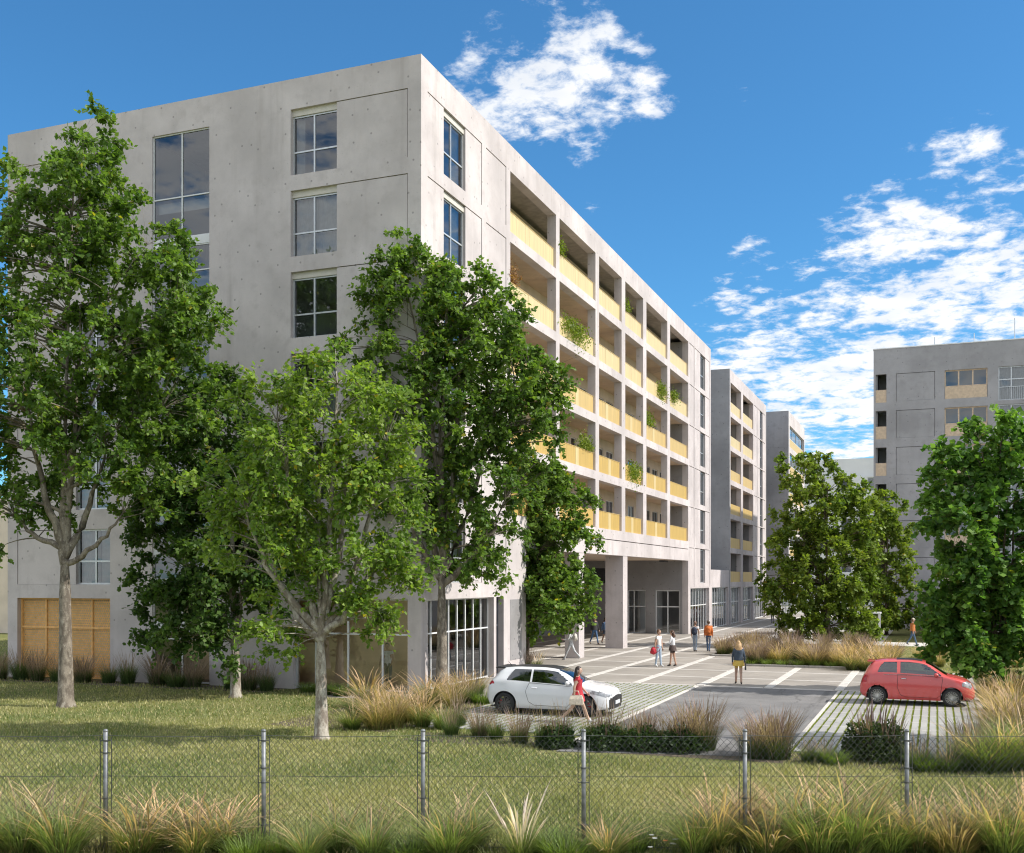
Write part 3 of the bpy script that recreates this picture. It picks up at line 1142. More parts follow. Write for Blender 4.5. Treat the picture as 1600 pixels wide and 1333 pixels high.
# --- second block
def block2():
    ya, yb = 98.84, 121.55
    b2 = empty('apartment_building', (X1, ya, 0))
    tag(b2, 'second concrete block down the street with two bays of gold balconies per floor', 'building', 'concrete apartment blocks along the street')
    bays = [(99.35, 105.10), (106.20, 112.55)]
    holes = [(99.5, 105.0, -1, 3.45), (106.3, 112.4, -1, 3.45), (113.4, 120.9, -1, 3.45)]
    for k in range(6):
        holes.append((113.2, 115.2, LV[k] + .1, LV[k + 1] + .02))
        holes.append((115.5, 120.9, LV[k] + .1, LV[k + 1] + .02))
        for (a, b_) in bays:
            holes.append((a, b_, LV[k] + .46, LV[k + 1]))
    wall(b2, 'street_wall', 'x', X1, ya + .3, yb, 0, ZR, .46, holes, 'conc')
    hs = []
    wall(b2, 'end_wall', 'y', ya, X1 - 20, X1, 0, ZR, .298, [], 'conc_grey')  # darker grey puts this sunless side's shade into the colour
    for k in range(6):
        zb, zt = LV[k] + .1, LV[k + 1] + .02
        panel(b2, 'x', X1, 113.2, 115.2, zb, zt, gaps=(.006, .06, .006, .05))
        panel(b2, 'x', X1, 115.5, 117.2, zb, zt, gaps=(.006, 0, .006, .05))
        panel(b2, 'x', X1, 119.1, 120.9, zb, zt, gaps=(0, .03, .006, .05))
        window(b2, 'x', X1, 117.2, 119.1, zb + .02, zt - .06, .16, (.5,), (.42,), .07, 0, 'alu', 'pane')
        zf = LV[k] + .46
        q = MB()
        q.box(X1 - DEP - .2, 99.2, LV[k] + .03, X1 - .459, 112.7, LV[k] + .40)
        q.build('loggia_slab', MT['conc_soffit'], b2)
        bh = [(a + d, a + d + 1.2, zf + .02, zf + 2.1) for (a, b_) in bays for d in (.8, 3.2)]
        wall(b2, 'loggia_back_wall', 'x', X1 - DEP, 99.2, 112.7, LV[k] + .40, LV[k + 1] + .03, .2, bh, 'plaster')
        for h in bh:
            window(b2, 'x', X1 - DEP, h[0], h[1], h[2], h[3], .05, (.5,), (), .06, 0, 'alu', 'pane_dark', None, name='loggia_door')
        for e in (105.2, 112.56):
            q = MB()
            q.box(X1 - DEP, e, LV[k] + .40, X1 - .46, e + .14, LV[k + 1] + .03)
            q.build('loggia_end_wall', MT['conc_mid'], b2)
        for (a, b_) in bays:
            q = MB()
            q.box(X1 - .15, a + .02, zf - .05, X1 - .125, b_ - .02, zf + .97)
            q.build('balcony_sheet', MT['gold_lit' if k >= 4 else ('gold_mid' if k == 3 else 'gold')], b2)  # glare on the upper floors painted in here too
    for (a, b_) in ((99.5, 105.0), (106.3, 112.4), (113.4, 120.9)):
        window(b2, 'x', X1, a, b_, .05, 3.45, .24, tuple(i / 6 for i in range(1, 6)), (.6,), .08, 0, 'alu_white', 'pane_shop', None, name='shop_window')
    q = MB()
    q.box(X1 - 20, ya + .3, 22.5, X1 - .47, yb, 22.8)
    q.build('roof', MT['kerb'], b2)
    q = MB()
    q.box(X1 - 20, ya + .3, 0, X1 - 19.7, yb, ZR)
    q.build('rear_wall', MT['conc_mid'], b2)
    wall(b2, 'far_wall', 'y', yb - .3, X1 - 19.69, X1 - .462, 0, ZR, .3, [], 'conc_mid')
    q = MB()
    for k in range(6):
        q.box(X1 - 19.6, ya + .31, LV[k] - .02, X1 - DEP - .22, yb - .31, LV[k] + .06)
        q.box(X1 - DEP - .2, 112.8, LV[k] - .03, X1 - .47, yb - .32, LV[k] + .05)
    q.build('floor_slab', MT['room'], b2)
    q = MB()
    q.box(X1 - 5, ya + .4, .02, X1 - 4.8, yb - .4, 22.4)
    q.build('inner_wall', MT['room'], b2)


block2()


def block3():
    xa, ya, yb = -15.6, 126.0, 142.0
    b3 = empty('apartment_building', (xa, ya, 0))
    tag(b3, 'third grey concrete block at the end of the row with glazed top corner', 'building', 'concrete apartment blocks along the street')
    holes = [(127.0, 141.4, LV[k] + .3, LV[k] + 2.75) for k in range(6)]
    wall(b3, 'street_wall', 'x', xa, ya + .3, yb, 3.7, ZR, .4, holes, 'conc')
    wall(b3, 'end_wall', 'y', ya, xa - 22, xa, 3.7, ZR, .298, [], 'conc_grey')
    for (a, b_) in ((-18.3, -15.9),):
        for k in range(6):
            panel(b3, 'y', ya, -17.35, -15.75, LV[k] + .15, LV[k] + 3.0, -.02, .03, .0, 'conc_grey', 'concrete_panel', (0, 0, 0, 0))
    for k in range(6):
        q = MB()
        q.box(xa - .2, 127.03, LV[k] + .3, xa - .16, 141.37, LV[k] + 1.35)
        q.build('balcony_sheet', MT['gold_mid'], b3)
        window(b3, 'x', xa, 127.0, 141.4, LV[k] + 1.36, LV[k] + 2.75, .15, (.25, .5, .75), (), .06, 0, 'alu_white', 'pane', None, name='balcony_glazing')
        q = MB()
        q.box(xa - 3, ya + .3, LV[k] - .1, xa - .41, yb - .1, LV[k] + .12)
        q.build('floor_slab', MT['conc_soffit'], b3)
    q = MB()
    q.box(xa - 22, ya + .3, 22.6, xa - .41, yb, 22.9)
    q.box(xa - 22, ya + .3, 3.5, xa - .41, yb, 3.69)
    q.build('roof', MT['kerb'], b3)
    q = MB()
    q.box(xa - 22, yb - .3, 3.7, xa - .41, yb - .01, ZR)
    q.box(xa - 3.2, ya + .4, 3.7, xa - 3.0, yb - .4, ZR - .6)
    q.build('rear_wall', MT['conc_mid'], b3)
    wall(b3, 'ground_floor_wall', 'y', ya + 1.6, xa - 22, xa - 1.2, 0, 3.5, .3, [], 'white_wall')
    wall(b3, 'ground_floor_front', 'x', xa - 1.2, ya + 1.9, yb, 0, 3.5, .3, [(ya + 3.0, yb - 1, -1, 3.2)], 'white_wall')
    window(b3, 'x', xa - 1.2, ya + 3.0, yb - 1, .05, 3.2, .15, tuple(i / 9 for i in range(1, 9)), (.6,), .09, 0, 'alu', 'pane_shop', None, name='shop_window')
    q = MB()
    q.box(xa - 5, ya + 2, 0, xa - 4.8, yb, 3.5)
    q.build('inner_wall', MT['room'], b3)


block3()


def right_block():
    xa, yb = -4.96, 97.4
    r = empty('apartment_building', (xa, yb, 0))
    tag(r, 'dark grey boarded concrete block with cream panelled windows beyond the red car', 'building')
    L2 = [0.25 + 3.12 * k for k in range(8)]
    rows = [19.25 - 3.12 * k for k in range(6)]
    holes = []
    for zb in rows:
        if zb < 3:
            continue
        holes += [(-4.80, -3.92, zb, zb + 2.42), (.68, 3.97, zb, zb + 2.40), (4.79, 9.2, zb - .35, zb + 2.42), (12.0, 15.2, zb, zb + 2.40), (-3.15, -.07, zb + .05, zb + 2.40), (17.5, 20.6, zb + .05, zb + 2.40)]
    wall(r, 'front_wall', 'y', yb, xa, 24, 0, 23.8, .34, holes, 'conc_grey')
    for zb in rows:
        if zb < 3:
            continue
        for (a, b_) in ((-3.15, -.07), (17.5, 20.6)):
            panel(r, 'y', yb, a, b_, zb + .05, zb + 2.40, .025, .2, .035, 'conc_grey', 'concrete_panel', (.035, .035, .01, .035))
        q = MB()
        q.box(-4.80, yb + .06, zb + .002, -3.92, yb + .10, zb + 1.09)
        q.build('balcony_sheet', MT['timber_cream'], r)
        for (a, b_) in ((.68, 3.97), (12.0, 15.2)):
            q = MB()
            q.box(a + .03, yb + .05, zb + .01, b_ - .03, yb + .10, zb + 1.0)
            q.build('window_panel', MT['timber_cream'], r)
            window(r, 'y', yb, a, b_, zb + 1.0, zb + 2.40, .14, (.33, .66), (), .10, 0, 'timber_cream', 'pane')
        window(r, 'y', yb, 4.79, 9.2, zb - .35, zb + 2.42, .16, (.22, .5, .75), (.62,), .08, 0, 'alu', 'pane', (('l', .5), ('r', .3)))
        q = MB()
        q.box(4.85, yb + .03, zb + .70, 9.15, yb + .07, zb + .75)
        for i in range(30):
            q.box(4.9 + i * .145, yb + .04, zb - .33, 4.92 + i * .145, yb + .06, zb + .70)
        q.build('railing', MT['alu'], r)
    q = MB()
    q.box(xa, yb + .342, 0, xa + .3, yb + 20, 23.8)
    q.box(xa + .3, yb + 19.7, 0, 24, yb + 20, 23.8)
    q.box(23.7, yb + .342, 0, 24, yb + 19.69, 23.8)
    q.build('side_wall', MT['conc_grey'], r)
    q = MB()
    q.box(xa - .04, yb - .04, 23.802, 24.04, yb + 20.04, 23.88)
    q.build('parapet_cap', MT['alu_white'], r)
    q = MB()
    for zb in rows:
        q.box(xa + .31, yb + .35, zb - .62, 23.7, yb + 19.6, zb - .38)
    q.box(xa + .31, yb + 3.0, .1, 23.6, yb + 3.2, 23.4)
    q.box(xa + .31, yb + .35, 22.9, 23.6, yb + 19.6, 23.2)
    q.build('floor_slab', MT['room'], r)
    for (x, h) in ((-.1, .9), (3.0, 1.0), (6.1, 2.0)):
        q = MB()
        q.tube([(x, yb + 1.5, 23.2), (x, yb + 1.5, 23.9 + h)], .04, 5)
        q.build('roof_antenna', MT['alu'], r)
    pod = empty('podium_building', (6, 79, 0))
    tag(pod, 'low grey concrete podium wall behind the lawn at the far right', 'building')
    for (a, b_) in ((-.37, 5.1), (5.13, 10.6), (10.63, 16.1), (16.13, 21.6), (21.63, 27.0)):
        q = MB()
        q.box(a, 77.2, 0, b_, 77.5, 3.45)
        q.build('wall_panel', MT['conc_grey'], pod)
    q = MB()
    q.box(-.37, 77.51, 0, -.07, 97.0, 3.45)
    q.box(-.06, 77.51, 3.2, 27, 97.0, 3.44)
    q.build('roof', MT['conc_mid'], pod)
    sh = empty('bicycle_shelter', (-3.6, 75.9, 0))
    tag(sh, 'small white framed glass shelter beside the grey podium wall', 'shelter')
    for (x, y) in ((-5.0, 75.4), (-3.5, 75.4), (-5.0, 76.6), (-3.5, 76.6)):
        q = MB()
        q.box(x - .05, y - .05, 0, x + .05, y + .05, 1.9)
        q.build('post', MT['alu_white'], sh)
    q = MB()
    q.box(-5.1, 75.3, 1.9, -3.4, 76.7, 2.0)
    q.build('roof', MT['alu_white'], sh)
    q = MB()
    q.box(-4.94, 76.59, .2, -3.56, 76.61, 1.85)
    q.build('pane', MT['pane_clear'], sh)


right_block()


def far_buildings():
    b = empty('white_building', (-8, 178, 0))
    tag(b, 'bright white flat-roofed building closing the far end of the street', 'building')
    holes = []
    for k in range(6):
        for x in range(-26, 10, 4):
            holes.append((x, x + 1.7, 2.0 + 3.2 * k, 4.2 + 3.2 * k))
    wall(b, 'front_wall', 'y', 178, -30, 14, 0, 20.4, .3, holes, 'white_wall')
    for h in holes:
        window(b, 'y', 178, h[0], h[1], h[2], h[3], .12, (), (), .1, 0, 'alu_white', 'pane', None)
    q = MB()
    q.box(-30, 178.4, 20.4, 14, 196, 23.2)
    q.build('roof_storey', MT['white_wall'], b)
    q = MB()
    q.box(-30, 180.5, 0, 14, 180.7, 20.2)
    q.box(-30, 178.31, 0, -29.7, 196, 20.4)
    q.box(13.7, 178.31, 0, 14, 196, 20.4)
    q.build('inner_wall', MT['room'], b)
    b = empty('neighbouring_house', (-66, 66, 0))
    tag(b, 'pale house with brick-red storey just showing past the far left corner', 'building')
    holes = [(x, x + 1.6, z, z + 1.5) for x in (-80, -75.5, -71, -66.5, -62) for z in (1.2, 4.6, 7.8)]
    wall(b, 'front_wall', 'y', 64, -84, -56.5, 0, 10.5, .3, holes, 'plaster')
    for h in holes:
        window(b, 'y', 64, *h, .1, (.5,), (), .08, 0, 'alu_white', 'pane', None)
    q = MB()
    q.box(-84, 64.31, 0, -83.7, 78, 10.5)
    q.box(-56.8, 64.31, 0, -56.5, 78, 10.5)
    q.box(-84, 64.31, 10.2, -56.5, 78, 10.49)
    q.build('roof', MT['kerb'], b)


far_buildings()

# ------------------------------------------------------------------ trees
def rot_to(dirs):
    """for unit vectors (n,3): two unit vectors across each"""
    up = np.tile(np.array([[0., 0., 1.]]), (len(dirs), 1))
    side = np.cross(dirs, up)
    ln = np.linalg.norm(side, axis=1, keepdims=True)
    side = np.where(ln > 1e-3, side / np.maximum(ln, 1e-6), np.array([[1., 0., 0.]]))
    return side, np.cross(side, dirs)


def leaf_mesh(name, pos, dirs, nrm, length, width, cols, mat, broad=False):
    """folded leaves: four points each, creased along the midrib"""
    n = len(pos)
    side = np.cross(dirs, nrm)
    side /= np.maximum(np.linalg.norm(side, axis=1, keepdims=True), 1e-6)
    L = length[:, None]
    W = width[:, None]
    b = pos
    m = pos + dirs * L * (.45 if not broad else .5) + nrm * L * .06
    t = pos + dirs * L - nrm * L * .10
    v = np.empty((n, 4, 3))
    v[:, 0] = b
    v[:, 1] = m + side * W - nrm * W * .25
    v[:, 2] = t
    v[:, 3] = m - side * W - nrm * W * .25
    i = np.arange(n)[:, None] * 4
    f = np.concatenate([i + np.array([[0, 1, 2]]), i + np.array([[0, 2, 3]])], axis=0)
    return np_mesh(name, v.reshape(-1, 3), f, mat, np.repeat(cols, 4, axis=0))


def tube_np(q, pts, r, n=5):
    q.tube(pts, r, n, cap=False)


def bez(a, b, c, n):
    return [a * (1 - t) ** 2 + b * 2 * t * (1 - t) + c * t * t for t in np.linspace(0, 1, n)]


def tree(label, base, height, fork, lobes, n_cl, leaf=(.17, .085), tint=((.050, .105, .022), (.105, .165, .030)), trunk_r=.17, bark='bark_pale', seed=1, limbs=6, spray=.62, per_twig=12, twigs=9, group='street trees', lean=(0, 0), warm=0.02, shell=.72, name='plane_tree', droop=.45, tips=()):
    """lobes: ellipsoids (x, y, z, rx, ry, rz) in tree space that the crown fills"""
    rg = np.random.default_rng(seed)
    root = empty(name, base, YAW)
    tag(root, label, 'tree', group)
    q = MB()
    top = np.array([lean[0], lean[1], height * .86])
    nseg = 9
    trunk = []
    for k in range(nseg + 1):
        t = k / nseg
        w_ = .12 * math.sin(t * 5 + seed) * t
        trunk.append(np.array([lean[0] * t ** 1.5 + w_, lean[1] * t ** 1.5 + .1 * math.cos(t * 4 + seed) * t, top[2] * t]))
    tr = [trunk_r * (1.0 - .93 * min(1, (k / nseg)) ** .8) for k in range(nseg + 1)]
    if tips:
        tr = [r_ if p[2] <= fork else r_ * .55 for r_, p in zip(tr, trunk)]
    fl = [trunk[0] * 1.0, trunk[0] + (trunk[1] - trunk[0]) * .12] + trunk[1:]
    q.tube(fl, [trunk_r * 1.35, trunk_r * 1.05] + tr[1:], 10, False)
    skel = []

    def add_skel(pts, rr):
        for p, r_ in zip(pts, rr):
            skel.append((p, r_))
    fine = []
    for a, b in zip(trunk[:-1], trunk[1:]):
        for t in (0, .33, .66):
            fine.append(a + (b - a) * t)
    add_skel([p for p in fine if p[2] > fork], [trunk_r * .5] * len(fine))
    # main limbs to the lobes
    lob = np.array(lobes, dtype=float)
    vol = lob[:, 3] * lob[:, 4] * lob[:, 5]
    order = np.argsort(-vol)
    for i in range(limbs):
        L = lob[order[i % len(order)]] if i < len(order) else lob[rg.choice(len(lob), p=vol / vol.sum())]
        u = rg.normal(size=3)
        u /= np.linalg.norm(u)
        tgt = L[:3] + u * L[3:6] * .45
        if i < len(tips):
            # the stems and boughs the photograph shows leave the trunk at the fork
            tgt = np.array(tips[i], float)
            a = np.array([trunk[0][0], trunk[0][1], 0]) + (trunk[1] - trunk[0]) * 0
            jz = fork * (1 + .05 * (i % 3))
            jj = min(nseg - 1, int(jz / top[2] * nseg))
            a = trunk[jj] + (trunk[jj + 1] - trunk[jj]) * (jz / top[2] * nseg - jj)
            dv = tgt - a
            mid = a + np.array([dv[0] * .75, dv[1] * .7, dv[2] * .40])
            pts = bez(a, mid, tgt, 11)
            pts = [p + rg.normal(size=3) * .035 * min(1, k) for k, p in enumerate(pts)]
            r0 = trunk_r * (.62 if dv[2] > abs(dv[0]) else .46)
            rr = [r0 * (1 - .80 * k / 10) for k in range(11)]
            q.tube(pts, rr, 8, False)
            add_skel(pts[2:], rr[2:])
            continue
        zs = fork + (height * .62 - fork) * (i / max(1, limbs)) * rg.uniform(.6, 1.0)
        zs = min(zs, tgt[2] - .3) if tgt[2] - .3 > fork * .8 else fork * .9
        j = min(nseg - 1, max(0, int(zs / top[2] * nseg)))
        a = trunk[j] + (trunk[j + 1] - trunk[j]) * (zs / top[2] * nseg - j)
        mid = a + (tgt - a) * .45 + np.array([0, 0, .22 * np.linalg.norm(tgt - a)])
        pts = bez(a, mid, tgt, 8)
        r0 = trunk_r * (.58 - .035 * i)
        rr = [r0 * (1 - .85 * k / 7) for k in range(8)]
        q.tube(pts, rr, 7, False)
        add_skel(pts[1:], rr[1:])
    # clusters
    pick = rg.choice(len(lob), size=n_cl, p=vol ** .6 / (vol ** .6).sum())
    u = rg.normal(size=(n_cl, 3))
    u /= np.linalg.norm(u, axis=1, keepdims=True)
    rr = shell + (1 - shell) * rg.random(n_cl) ** .6
    deep = rg.random(n_cl) < .14
    rr[deep] *= rg.uniform(.3, .8, deep.sum())
    wob = 1 + .26 * np.sin(u[:, 0] * 5 + seed) * np.cos(u[:, 1] * 4 + 2 * seed) + .18 * np.sin(u[:, 2] * 9 + u[:, 0] * 7)
    C = lob[pick, :3] + u * lob[pick, 3:6] * (rr * wob)[:, None]
    C[:, 2] = np.minimum(C[:, 2], height + .1)
    C[:, 2] = np.maximum(C[:, 2], .9)
    sk = np.array([s[0] for s in skel])
    skr = np.array([s[1] for s in skel])
    out_dir = np.empty_like(C)
    for k in range(n_cl):
        dv = sk - C[k]
        dist = np.linalg.norm(dv, axis=1) + np.maximum(0, dv[:, 2] + .2) * 1.5
        j = int(np.argmin(dist))
        a = sk[j]
        mid = a + (C[k] - a) * .5 + np.array([0, 0, .12 * np.linalg.norm(C[k] - a)]) + rg.normal(size=3) * .08
        pts = bez(a, mid, C[k], 5)
        r0 = min(skr[j] * .7, .012 + .012 * np.linalg.norm(C[k] - a))
        q.tube(pts, [r0 * (1 - .72 * t / 4) for t in range(5)], 4, False)
        d_ = pts[-1] - pts[-2]
        out_dir[k] = d_ / max(1e-6, np.linalg.norm(d_))
    # twigs and leaves
    nt = n_cl * twigs
    tc = np.repeat(C, twigs, axis=0)
    od = np.repeat(out_dir, twigs, axis=0)
    td = od * .55 + rg.normal(size=(nt, 3)) * .62 + np.array([[0, 0, .05]])
    td /= np.linalg.norm(td, axis=1, keepdims=True)
    tl = spray * rg.uniform(.55, 1.15, nt)
    shade = np.repeat(rg.uniform(0, 1, n_cl), twigs)
    tend = tc + td * tl[:, None] - np.array([[0, 0, 1]]) * (tl * droop * rg.uniform(.3, 1, nt))[:, None]
    s_, n_ = rot_to(td)
    r_ = .007
    tv = np.empty((nt, 6, 3))
    for i_, (an) in enumerate((0, 2.1, 4.2)):
        o_ = s_ * math.cos(an) * r_ + n_ * math.sin(an) * r_
        tv[:, i_] = tc + o_
        tv[:, 3 + i_] = tend + o_ * .4
    ti = np.arange(nt)[:, None] * 6
    tf = np.concatenate([ti + np.array([[a, (a + 1) % 3, 3 + (a + 1) % 3, 3 + a]]) for a in range(3)], axis=0)
    nl = nt * per_twig
    tt = np.tile((np.arange(per_twig) + .8) / per_twig, nt) + rg.uniform(-.04, .04, nl)
    A = np.repeat(tc, per_twig, axis=0)
    B = np.repeat(tend, per_twig, axis=0)
    TD = np.repeat(td, per_twig, axis=0)
    bow = np.array([[0, 0, .16]]) * (np.repeat(tl, per_twig) * (tt * (1 - tt)) * 4)[:, None] * .5
    pos = A + (B - A) * tt[:, None] + bow + rg.normal(size=(nl, 3)) * .035
    ld = TD * .5 + rg.normal(size=(nl, 3)) * .62 - np.array([[0, 0, .30]])
    ld /= np.linalg.norm(ld, axis=1, keepdims=True)
    nr = rg.normal(size=(nl, 3)) * .55 + np.array([[0, 0, 1.0]])
    nr -= ld * (nr * ld).sum(1, keepdims=True)
    nr /= np.maximum(np.linalg.norm(nr, axis=1, keepdims=True), 1e-6)
    keep = (pos[:, 2] > .5) & (pos[:, 2] < height + .4)
    sz = rg.uniform(.7, 1.25, nl)
    k_ = np.clip(np.repeat(shade, per_twig) * .65 + rg.uniform(-.25, .6, nl), 0, 1)[:, None]
    c0, c1 = np.array(tint[0]), np.array(tint[1])
    cols = c0 + (c1 - c0) * k_
    wm = rg.random(nl) < warm
    cols[wm] = cols[wm] * np.array([[2.0, 1.15, .7]])
    cols *= rg.uniform(.95, 1.5, (nl, 1))
    me = leaf_mesh('crown', pos[keep], ld[keep], nr[keep], leaf[0] * sz[keep], leaf[1] * sz[keep], cols[keep], MT['leaf'])
    link('trunk', q.mesh('trunk', MT[bark], smooth=True), root)
    link('twigs', np_mesh('twigs', tv.reshape(-1, 3), tf, MT[bark]), root)
    link('crown', me, root)
    return root


GREEN = ((.055, .110, .022), (.140, .215, .038))
GREEN_SHADED = ((.035, .078, .020), (.085, .140, .030))  # leaf greens darkened to put neighbouring crowns' shade into the colour
LIME = ((.085, .155, .026), (.205, .280, .048))
OLIVE = ((.075, .125, .020), (.185, .235, .036))


def gp(px, py):
    d = CAM_H * 1690 / (py - 905)
    return cw((px - 800) / 1690 * d, d)


def T(px, py, lobes_px, **kw):
    """lobes_px: (px, py, half width px, half height px, depth offset m, depth radius m) as measured; turned into metres round the trunk foot"""
    d = CAM_H * 1690 / (py - 905)
    s = d / 1690
    if 'tips' in kw:
        kw['tips'] = [((x - px) * s, dy, CAM_H + (905 - y) * s) for (x, y, dy) in kw['tips']]
    lobes = [((x - px) * s, dy, CAM_H + (905 - y) * s, hw * s, dr if dr else hw * s * .8, hh * s) for (x, y, hw, hh, dy, dr) in lobes_px]
    b = gp(px, py)
    return tree(base=(b[0], b[1], 0), lobes=lobes, **kw)


T(103, 1105, [(95, 330, 100, 100, 0, 0), (145, 255, 60, 78, 0, 0), (240, 400, 60, 60, 0, 0), (300, 490, 62, 45, 0, 0), (40, 420, 110, 130, 0, 0), (200, 420, 90, 110, .5, 0), (250, 500, 95, 75, 0, 0), (90, 560, 150, 120, 0, 0), (250, 600, 80, 90, .6, 2.0), (20, 660, 120, 130, -.3, 0), (160, 690, 100, 110, 0, 0), (0, 790, 80, 60, 0, 0), (215, 740, 55, 75, 0, 1.2)],
  label='tallest tree with pale forked trunk in front of the timber screen', height=19.4, fork=4.7, n_cl=540, tint=GREEN, trunk_r=.25, seed=3, limbs=13, leaf=(.165, .066), warm=.012, bark='bark_grey', tips=[(95, 640, 0), (160, 690, .3), (20, 800, 0), (190, 800, 0), (120, 480, .2), (50, 620, -.3)])
T(368, 1090, [(340, 680, 90, 90, 0, 0), (290, 760, 80, 90, 0, 0), (330, 850, 105, 90, 0, 0), (280, 930, 65, 70, 0, 0), (340, 980, 55, 45, -.3, 0), (420, 760, 70, 100, .4, 0), (310, 620, 60, 50, 0, 0), (400, 900, 60, 60, 0, 0)],
  label='small dark-leaved tree with twin stems standing close to the end wall', height=11.5, fork=1.9, n_cl=430, tint=GREEN_SHADED, trunk_r=.19, seed=8, limbs=9, leaf=(.17, .075), warm=.004, tips=[(350, 760, 0), (385, 780, .2), (300, 900, 0), (420, 960, 0)])
T(502, 1155, [(535, 620, 85, 75, 0, 0), (440, 650, 65, 65, 0, 0), (600, 680, 60, 80, 0, 0), (480, 740, 115, 85, 0, 0), (600, 790, 70, 90, 0, 0), (380, 760, 70, 60, 0, 0), (420, 830, 85, 70, 0, 0), (540, 870, 90, 60, -.4, 0), (470, 920, 65, 60, 0, 0), (575, 945, 45, 50, 0, 1.0), (625, 880, 42, 42, 0, 0), (450, 985, 40, 35, 0, 1.0)],
  label='yellow-green tree with whitish trunk on the lawn behind the third fence post', height=10.4, fork=2.6, n_cl=285, tint=LIME, trunk_r=.185, seed=21, limbs=13, leaf=(.130, .054), warm=.018, spray=.56, tips=[(525, 600, 0), (545, 680, .3), (440, 660, 0), (600, 690, .2), (610, 830, 0), (390, 800, -.2), (420, 860, 0), (580, 900, -.3)])
T(690, 1085, [(640, 450, 80, 60, 0, 0), (625, 400, 40, 40, 0, 0), (720, 470, 75, 60, 0, 0), (640, 560, 95, 90, 0, 0), (760, 560, 85, 90, 0, 0), (700, 660, 110, 110, 0, 0), (810, 640, 70, 100, 0, 0), (660, 780, 75, 90, 0, 0), (770, 760, 90, 80, 0, 0), (740, 850, 70, 50, 0, 0), (850, 600, 30, 60, 0, 0)],
  label='tall dark green tree with mottled trunk at the corner of the large block', height=16.6, fork=4.0, n_cl=540, tint=GREEN, trunk_r=.23, seed=33, limbs=12, leaf=(.165, .068), warm=.02, bark='bark_grey', tips=[(690, 560, 0), (650, 620, .2), (770, 620, 0), (790, 780, 0), (630, 760, 0), (720, 480, .2)])
T(824, 1045, [(835, 790, 65, 60, 0, 0), (860, 850, 55, 70, 0, 0), (800, 860, 55, 60, 0, 0), (840, 930, 75, 50, 0, 0), (800, 960, 40, 35, 0, 0), (880, 920, 38, 50, 0, 0), (860, 760, 30, 40, 0, 0)],
  label='slender tree with thin brown trunk behind the white car', height=9.6, fork=2.4, n_cl=330, tint=GREEN, trunk_r=.13, seed=41, limbs=7, bark='bark_brown', leaf=(.18, .08), warm=.02)
T(1293, 1012, [(1265, 750, 45, 45, 0, 0), (1275, 800, 75, 60, 0, 0), (1240, 870, 52, 70, 0, 0), (1310, 860, 70, 80, 0, 0), (1270, 930, 75, 65, 0, 0), (1330, 930, 50, 60, 0, 0), (1245, 980, 40, 26, 0, 0), (1325, 985, 45, 28, 0, 0), (1350, 800, 35, 50, 0, 0)],
  label='round olive-green tree rising from the planted bed on the plaza', height=11.6, fork=1.3, n_cl=370, tint=OLIVE, trunk_r=.18, seed=52, limbs=9, bark='bark_brown', leaf=(.21, .095), warm=.006)
T(1385, 992, [(1380, 800, 26, 40, 0, 0), (1385, 860, 40, 60, 0, 0), (1365, 920, 36, 50, 0, 0), (1405, 930, 22, 40, 0, 0), (1375, 970, 32, 22, 0, 0)],
  label='slimmer olive tree half hidden behind the round one on the plaza', height=10.5, fork=1.8, n_cl=200, tint=OLIVE, trunk_r=.14, seed=61, limbs=6, bark='bark_brown', leaf=(.23, .10), warm=.01)
T(1563, 1085, [(1555, 690, 60, 55, 0, 0), (1510, 750, 55, 60, 0, 0), (1590, 760, 60, 80, 0, 0), (1500, 840, 65, 70, 0, 0), (1570, 870, 75, 80, 0, 0), (1520, 940, 70, 60, 0, 0), (1590, 970, 60, 60, 0, 0), (1500, 1000, 45, 40, -.2, 0), (1560, 1030, 60, 30, -.3, 0), (1640, 850, 70, 120, 0, 0)],
  label='bushy bright green tree overhanging the front of the red car', height=10.6, fork=1.5, n_cl=310, tint=((.050, .120, .026), (.135, .235, .045)), trunk_r=.13, seed=71, limbs=11, leaf=(.20, .105), warm=.018, bark='bark_brown', tips=[(1590, 760, .2), (1530, 780, 0), (1500, 960, 0), (1610, 930, 0)])
# two more stand just outside the view on the right and shade the lawn and the lane
for (x, y, h, sd, lb) in ((*cw(17.0, 25.5)[:2], 11.5, 81, 'broad green tree beyond the right end of the planted strip'),):
    tree(lb, (x, y, 0), h, 2.0, [(0, 0, 6.5, 2.8, 1.6, 2.4), (.8, .2, 9.2, 1.9, 1.4, 1.8), (-.9, 0, 4.6, 2.0, 1.3, 1.4)], 190, tint=GREEN, trunk_r=.16, seed=sd, limbs=6, leaf=(.26, .14))


